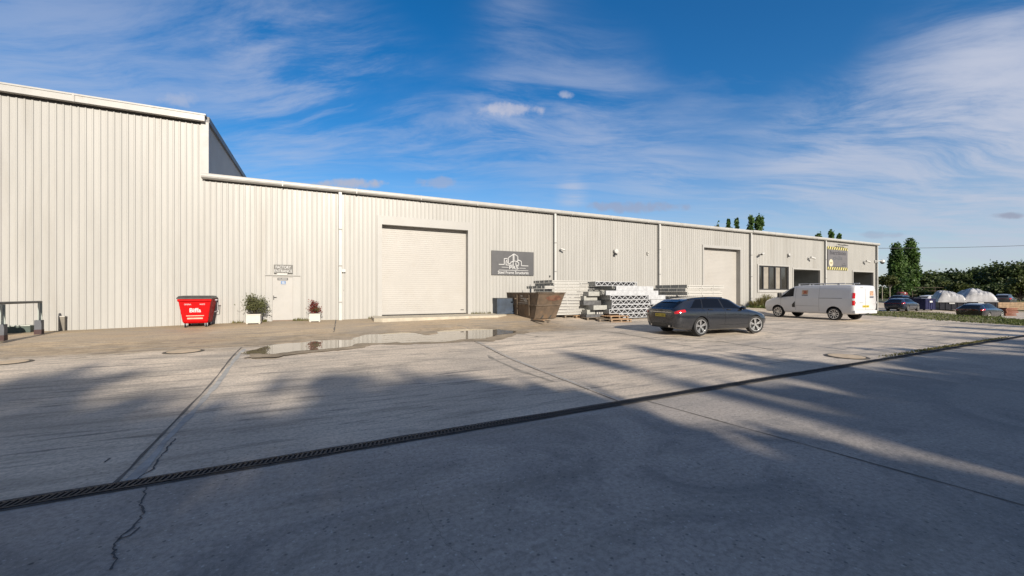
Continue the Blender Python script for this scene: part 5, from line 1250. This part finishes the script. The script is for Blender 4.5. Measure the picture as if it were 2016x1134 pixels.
# navy bins and covered containers
NAVY = mat('container_navy', (.010, .012, .055), .5, .1, .2, 2)
NAVYD = mat('container_dark', (.008, .009, .018), .5, .1, .2, 2)
TARP = mat('tarp_silver', (.33, .33, .345), .42, 0, .25, 1.4, bump=.9, bscale=2.2)
def container(px, z, w_, d_, h_, label, m_, rot, tarp=0.0, name='covered_container'):
    x, y, g = place(px, z); o = thing(name, label, 'container', (x, y, g), rot, 'navy containers beyond the verge')
    m = MB(); m.box(-w_/2, w_/2, 0, d_, .16, h_); m.build('body', m_, o)
    m = MB()
    for q in np.linspace(-w_/2+.1, w_/2-.1, 5): m.box(q-.03, q+.03, -.04, 0, .2, h_-.1)
    m.box(-w_/2-.04, w_/2+.04, -.05, d_+.04, h_-.08, h_+.001); m.build('rib', m_, o)
    for q in (-w_/2+.25, w_/2-.25):
        MB().lathe([(0, -.04), (.09, -.04), (.09, .04), (0, .04)], 14, axis='X', M=Matrix.Translation((q, .25, .09))).build('wheel', RUB, o)
    MB().box(-.22, .22, -.06, -.05, h_-.42, h_-.24).build('label_plate', LETW, o)
    if tarp:
        nx_, ny_ = 40, 26; m = MB(); rr = random.Random(px)
        for j in range(ny_+1):
            for i in range(nx_+1):
                a, b = i/nx_*2-1, j/ny_*2-1; dome = (1-abs(a)**4)*(1-abs(b)**5)
                q = Vector((a*3+px, b*3, 0)); n = mnoise.noise(q*.55)*.26+mnoise.noise(q*2.1)*.06+abs(mnoise.noise(Vector((a*2.4+b*2.2+px, b*1.6-a, 1))))*.22-.05
                z_ = h_-.22+(tarp+.22)*max(0, dome)**.5*(1+n-.10*a) if dome > 0 else h_-.22
                m.v.append((a*(w_/2+.1)*(1-.12*max(0, z_-h_)), d_/2+b*(d_/2+.1), z_))
        m.f = [(j*(nx_+1)+i, j*(nx_+1)+i+1, (j+1)*(nx_+1)+i+1, (j+1)*(nx_+1)+i) for j in range(ny_) for i in range(nx_)]; m.mi = [0]*len(m.f)
        tp = m.build('tarpaulin', TARP, o, fix=False)
        MB().box(-w_/2-.1, w_/2+.1, -.11, -.10, h_-.25, h_-.16).build('hem', TARP, tp)
    return o
container(1832, 45, 1.7, 1.3, 1.35, 'plain navy wheeled container in front of the white hatchback', NAVY, ALPHA*.6, 0, 'navy_container')
container(1806, 47, 1.3, 1.2, 1.45, 'dark navy wheeled container between blue hatchback and plain navy container', NAVYD, ALPHA*.6, 0, 'navy_container')
container(1874, 45.5, 2.1, 2.6, 1.25, 'navy container under a low silver cover, beside the plain navy container', NAVYD, -.55, .95)
container(1931, 46.5, 2.55, 3.2, 1.35, 'navy container under the larger silver cover behind the black estate car', NAVYD, -.55, 1.15)
# timber beyond the black estate
x, y, g = place(1992, 41)
for k in range(6):
    o = thing('timber_bundle', 'red brown timber bundle by the black estate car, '+('topmost' if k == 5 else up(k)), 'timber', (x+rnd.uniform(-.1, .1), y, g+.02+k*.135), ALPHA*.4+rnd.uniform(-.05, .05), 'red brown timber stack')
    MB().box(-.75, .75+rnd.uniform(-.1, .3), 0, 1.0, 0, .095).build('boards', WOODR, o); MB().box(-.6, -.5, .05, .95, .096, .133).build('spacer', WOODG, o)
x, y, g = place(2010, 50); o = thing('timber_beam_pile', 'long tan beam pile behind the red brown timber stack', 'timber', (x, y, g), ALPHA*.2)
m = MB(); [m.box(-3.2, 3, .25*k, .25*k+.22, .1+.24*j, .32+.24*j) for k in range(3) for j in range(4)]; m.build('beam', mat('timber_dull', (.22, .15, .09), .8, 0, .3, 3), o); MB().box(-3, -2.8, 0, .7, 0, .1).build('bearer', WOODG, o); MB().box(2.5, 2.7, 0, .7, 0, .1).build('bearer', WOODG, o)
# red machine
x, y, g = place(1776, 66); o = thing('red_tractor', 'small red machine behind the parked cars under the poplars', 'tractor', (x, y, g+.5), ALPHA-.4); o.scale = (.7, .7, .7)
RED = mat('machine_red', (.13, .008, .012), .4, 0, .15, 3)
m = MB(); m.prism([(-.9, .5), (.9, .5), (.95, 1.0), (.5, 1.25), (-.2, 1.3), (-.9, 1.15)], -.45, .45); m.build('hood', RED, o)
for xx, r_ in ((-.7, .5), (.75, .34)):
    for s in (-1, 1): MB().lathe([(0, -.1), (r_*.6, -.1), (r_, -.08), (r_, .08), (r_*.6, .1), (0, .1)], 18, axis='Y', M=Matrix.Translation((xx, s*.6, r_))).build('wheel', TYRE, o)
m = MB(); [m.tube([(-.6, s*.4, 1.1), (-.6, s*.4, 2.0)], .04, 6) for s in (-1, 1)]; m.tube([(-.6, -.4, 2.0), (-.6, .4, 2.0)], .04, 6); m.build('roll_bar', BLACKP, o)
MB().lathe([(0, -.1), (.16, -.08), (.2, 0)], 14, axis='Y', M=Matrix.Translation((.2, -.47, 1.0))).build('lamp', LAMPC, o)
# fence at the far edge
a, b = place(1796, 80), place(1862, 84)
o = thing('rail_fence', 'thin post and rail fence between white hatchback and the dark trees', 'fence', a, math.atan2(b[1]-a[1], b[0]-a[0])); L = math.hypot(b[0]-a[0], b[1]-a[1])
for k in range(4): MB().box(k*L/3-.04, k*L/3+.04, -.04, .04, 0, 2.4).build('post', BARK, o)
m = MB(); [m.box(0, L, -.07, -.041, q, q+.05) for q in (.8, 1.6, 2.3)]; m.build('rail', BARK, o)
# overhead cable on poles
p1, p2 = at_depth(1660, 64), at_depth(2110, 64); z1, z2 = EYE+(HY-488.5)/FPX*64, EYE+(HY-479.5)/FPX*64
o = thing('overhead_cable', 'single dark overhead cable crossing the sky right of the warehouse', 'cable', (p1[0], p1[1], z1), 0)
m = MB(); m.tube([((p2[0]-p1[0])*k/16, (p2[1]-p1[1])*k/16, (z2-z1)*k/16-1.0*(k/16)*(1-k/16)) for k in range(17)], .035, 6); m.build('wire', mat('wire_grey', (.04, .045, .055), .6), o)
for i, (p_, z_) in enumerate(((p1, z1), (p2, z2))):
    o = thing('cable_pole', ('wooden cable pole hidden behind the warehouse', 'wooden cable pole standing past the photo edge')[i], 'pole', (p_[0], p_[1], -.6), 0)
    MB().tube([(0, 0, 0), (0, 0, z_+.7)], [.16, .11], 10).build('pole', WOODG, o); MB().box(-.5, .5, .12, .2, z_+.2, z_+.32).build('cross_arm', WOODG, o)

# ------------------------------------------------------------------ grass verge
up_ = [(1690, 615), (1724, 613.5), (1790, 614), (1840, 615.5), (1880, 619), (1930, 624.5), (1985, 629), (2040, 634), (2120, 640)]
lo_ = [(1690, 619), (1724, 621.5), (1790, 625.5), (1840, 629), (1880, 631.5), (1930, 635), (1985, 639), (2040, 643), (2120, 649)]
UP = [ground_at(*p) for p in up_]; LO = [ground_at(*p) for p in lo_]
m = MB(); K = 8; rows_ = []
for a, b in zip(UP, LO):
    for k in range(K+1):
        f = k/K; xx, yy = a[0]+(b[0]-a[0])*f, a[1]+(b[1]-a[1])*f; m.v.append((xx, yy, Hxy(xx, yy)+.012+.05*math.sin(math.pi*f)))
m.f = [(i*(K+1)+k, i*(K+1)+k+1, (i+1)*(K+1)+k+1, (i+1)*(K+1)+k) for i in range(len(UP)-1) for k in range(K)]; m.mi = [0]*len(m.f)
vg = m.build('grass_verge', mat('verge_turf', (.13, .115, .045), .95, 0, .4, 1.2, dirt=(.08, .10, .03), dscale=2, damt=.9, bump=.5, bscale=8), smooth=True, fix=False); struct(vg)
m = MB(); rr = random.Random(12)
for _ in range(9000):
    i = rr.randrange(len(UP)-1); f = rr.uniform(0, 1); g_ = rr.uniform(-.04, 1.04)
    ax_, ay = UP[i][0]+(UP[i+1][0]-UP[i][0])*f, UP[i][1]+(UP[i+1][1]-UP[i][1])*f; bx_, by = LO[i][0]+(LO[i+1][0]-LO[i][0])*f, LO[i][1]+(LO[i+1][1]-LO[i][1])*f
    xx, yy = ax_+(bx_-ax_)*g_, ay+(by-ay)*g_
    if mnoise.noise(Vector((xx*.5, yy*.5, 0))) < -.25: continue
    z = Hxy(xx, yy)+.01+.05*max(0, math.sin(math.pi*g_)); h = rr.uniform(.03, .10)*(1+max(0, mnoise.noise(Vector((xx*.7, yy*.7, 3))))*1.5); a = rr.uniform(0, 6.28); d = Vector((math.cos(a), math.sin(a), 0))*.03; l = Vector((rr.gauss(0, .06), rr.gauss(0, .06), h))
    o = len(m.v); c = Vector((xx, yy, z)); m.v += [tuple(c-d), tuple(c+d), tuple(c+l)]; m.f.append((o, o+1, o+2)); m.mi.append(0)
tag(m.build('grass', GRASSM, fix=False), 'short rough green grass along the verge beyond the concrete', 'grass', None, 'stuff')
# moss and weeds along the far end of the drain
m = MB(); rr = random.Random(5)
for _ in range(1500):
    u = rr.triangular(13, 24, 18); v = dv(u)+.12+abs(rr.gauss(0, .08)); x, y = uv2xy(u, v); c = Vector((x, y, H(u, v))); a = rr.uniform(0, 6.28); d = Vector((math.cos(a), math.sin(a), 0))*.018
    o = len(m.v); m.v += [tuple(c-d), tuple(c+d), tuple(c+Vector((rr.gauss(0, .02), rr.gauss(0, .02), rr.uniform(.015, .05))))]; m.f.append((o, o+1, o+2)); m.mi.append(0)
tag(m.build('weeds', LEAFO, fix=False), 'thin dry yellowish weeds along the far part of the drain channel', 'weeds', None, 'stuff')
m = MB(); rr = random.Random(6)
for u0, u1, n in ((-2.2, -2.0, 60), (-1.0, -.3, 110), (2.2, 2.6, 40), (7.4, 8.6, 120), (-3.3, -2.9, 40)):
    for _ in range(n):
        u = rr.uniform(u0, u1); v = V-.07-abs(rr.gauss(0, .05)); x, y = uv2xy(u, v); c = Vector((x, y, H(u, v))); a = rr.uniform(0, 6.28); d = Vector((math.cos(a), math.sin(a), 0))*.02
        o = len(m.v); m.v += [tuple(c-d), tuple(c+d), tuple(c+Vector((rr.gauss(0, .03), rr.gauss(0, .03), rr.uniform(.03, .16))))]; m.f.append((o, o+1, o+2)); m.mi.append(0)
tag(m.build('weeds', LEAFO, fix=False), 'dry weeds sprouting at the foot of the warehouse wall', 'weeds', None, 'stuff')

# ------------------------------------------------------------------ trees behind the camera whose long shadows cross the yard
TE = math.tan(SUN_EL)
def shadow_tree(q, reach, back, rad, kind, seed, label, n=2600, gaps=1.0, leaf=.34):
    """tree at distance back behind the camera along the sun's bearing whose tip shadow falls at reach"""
    wx, wy = -sx/math.hypot(sx, sy), -sy/math.hypot(sx, sy); qx, qy = wy, -wx
    x, y = q*qx - back*wx, q*qy - back*wy; h = (reach+back)*TE
    tree('tall_tree', label, (x, y, 0), h, rad, kind, LEAFG, seed, leaf=leaf, n=n, group='trees behind the camera', gaps=gaps)
TREES = [(-17, 12.5, 32, 4.2, 'broad', 5600), (-11.5, 12.6, 30, 4.2, 'broad', 5600), (-7.4, 12.8, 31, 3.2, 'broad', 5200), (-4.6, 12.0, 32, 2.6, 'broad', 4600), (-2.6, 13.6, 33, 2.0, 'broad', 3600), (.9, 12.4, 30, 2.5, 'broad', 4600), (2.6, 10.8, 31, 1.7, 'broad', 3600),
         (6.1, 9.8, 34, .5, 'poplar', 1100), (8.7, 10.4, 34, .75, 'poplar', 1600), (6.9, 7.0, 28, 1.1, 'broad', 3400), (4.5, 6.2, 25, .9, 'broad', 3000), (4.3, 3.5, 21, .9, 'broad', 3000), (4.7, 4.2, 22, .8, 'broad', 2600), (6.5, 6.0, 25, .75, 'broad', 2600), (8.3, 7.2, 27, 1.8, 'broad', 4600), (10.6, 7.6, 27, 2.4, 'broad', 5600), (13.2, 6.0, 27, 2.6, 'broad', 5600), (16.2, 5.2, 28, 2.8, 'broad', 5400), (19.5, 5.4, 28, 3.0, 'broad', 5400),
         (7.0, 4.6, 21, 1.55, 'broad', 5200), (9.8, 3.5, 21, 2.4, 'broad', 5200), (13, 3, 21, 2.6, 'broad', 5200), (16.5, 3, 21, 2.8, 'broad', 5200), (3.45, 6.0, 22, 1.7, 'broad', 5600), (-1.9, 11.6, 30, 1.6, 'broad', 3600), (-.4, 4.5, 22, 2.8, 'broad', 5200), (-4.4, 5, 23, 3.0, 'broad', 5200), (-8.6, 5, 24, 3.2, 'broad', 5200), (-13, 5, 24, 3.4, 'broad', 5200),
         (21.3, 9.3, 38, 1.8, 'broad', 3600), (24.5, 8.4, 40, 1.0, 'poplar', 1800), (27.5, 9.5, 42, 1.3, 'poplar', 1800), (31, 10, 42, 1.5, 'poplar', 1800)]
TREES += [(-18, 9, 34, 3.4, 'broad', 5200), (-13.8, 9.4, 34, 2.8, 'broad', 5200), (-10, 9.6, 34, 2.6, 'broad', 5200), (-6.6, 9.2, 34, 2.4, 'broad', 5200), (-3.6, 9.6, 34, 2.2, 'broad', 5000), (-.6, 8.6, 34, 2.0, 'broad', 5000), (1.6, 9.4, 34, 1.8, 'broad', 5000), (3.0, 8.8, 34, 1.2, 'broad', 3600)]
for i, (q, reach, back, rad, kd, n) in enumerate(TREES):
    far = 1.5 if reach > 9.7 else 1.0; reach += 1.5 if far > 1 and q < 4 else 0
    shadow_tree(q, reach, back*far, rad, kd, 300+i, 'leafy tree of the row behind the camera', int(n*(.8 if far > 1 else 1)))
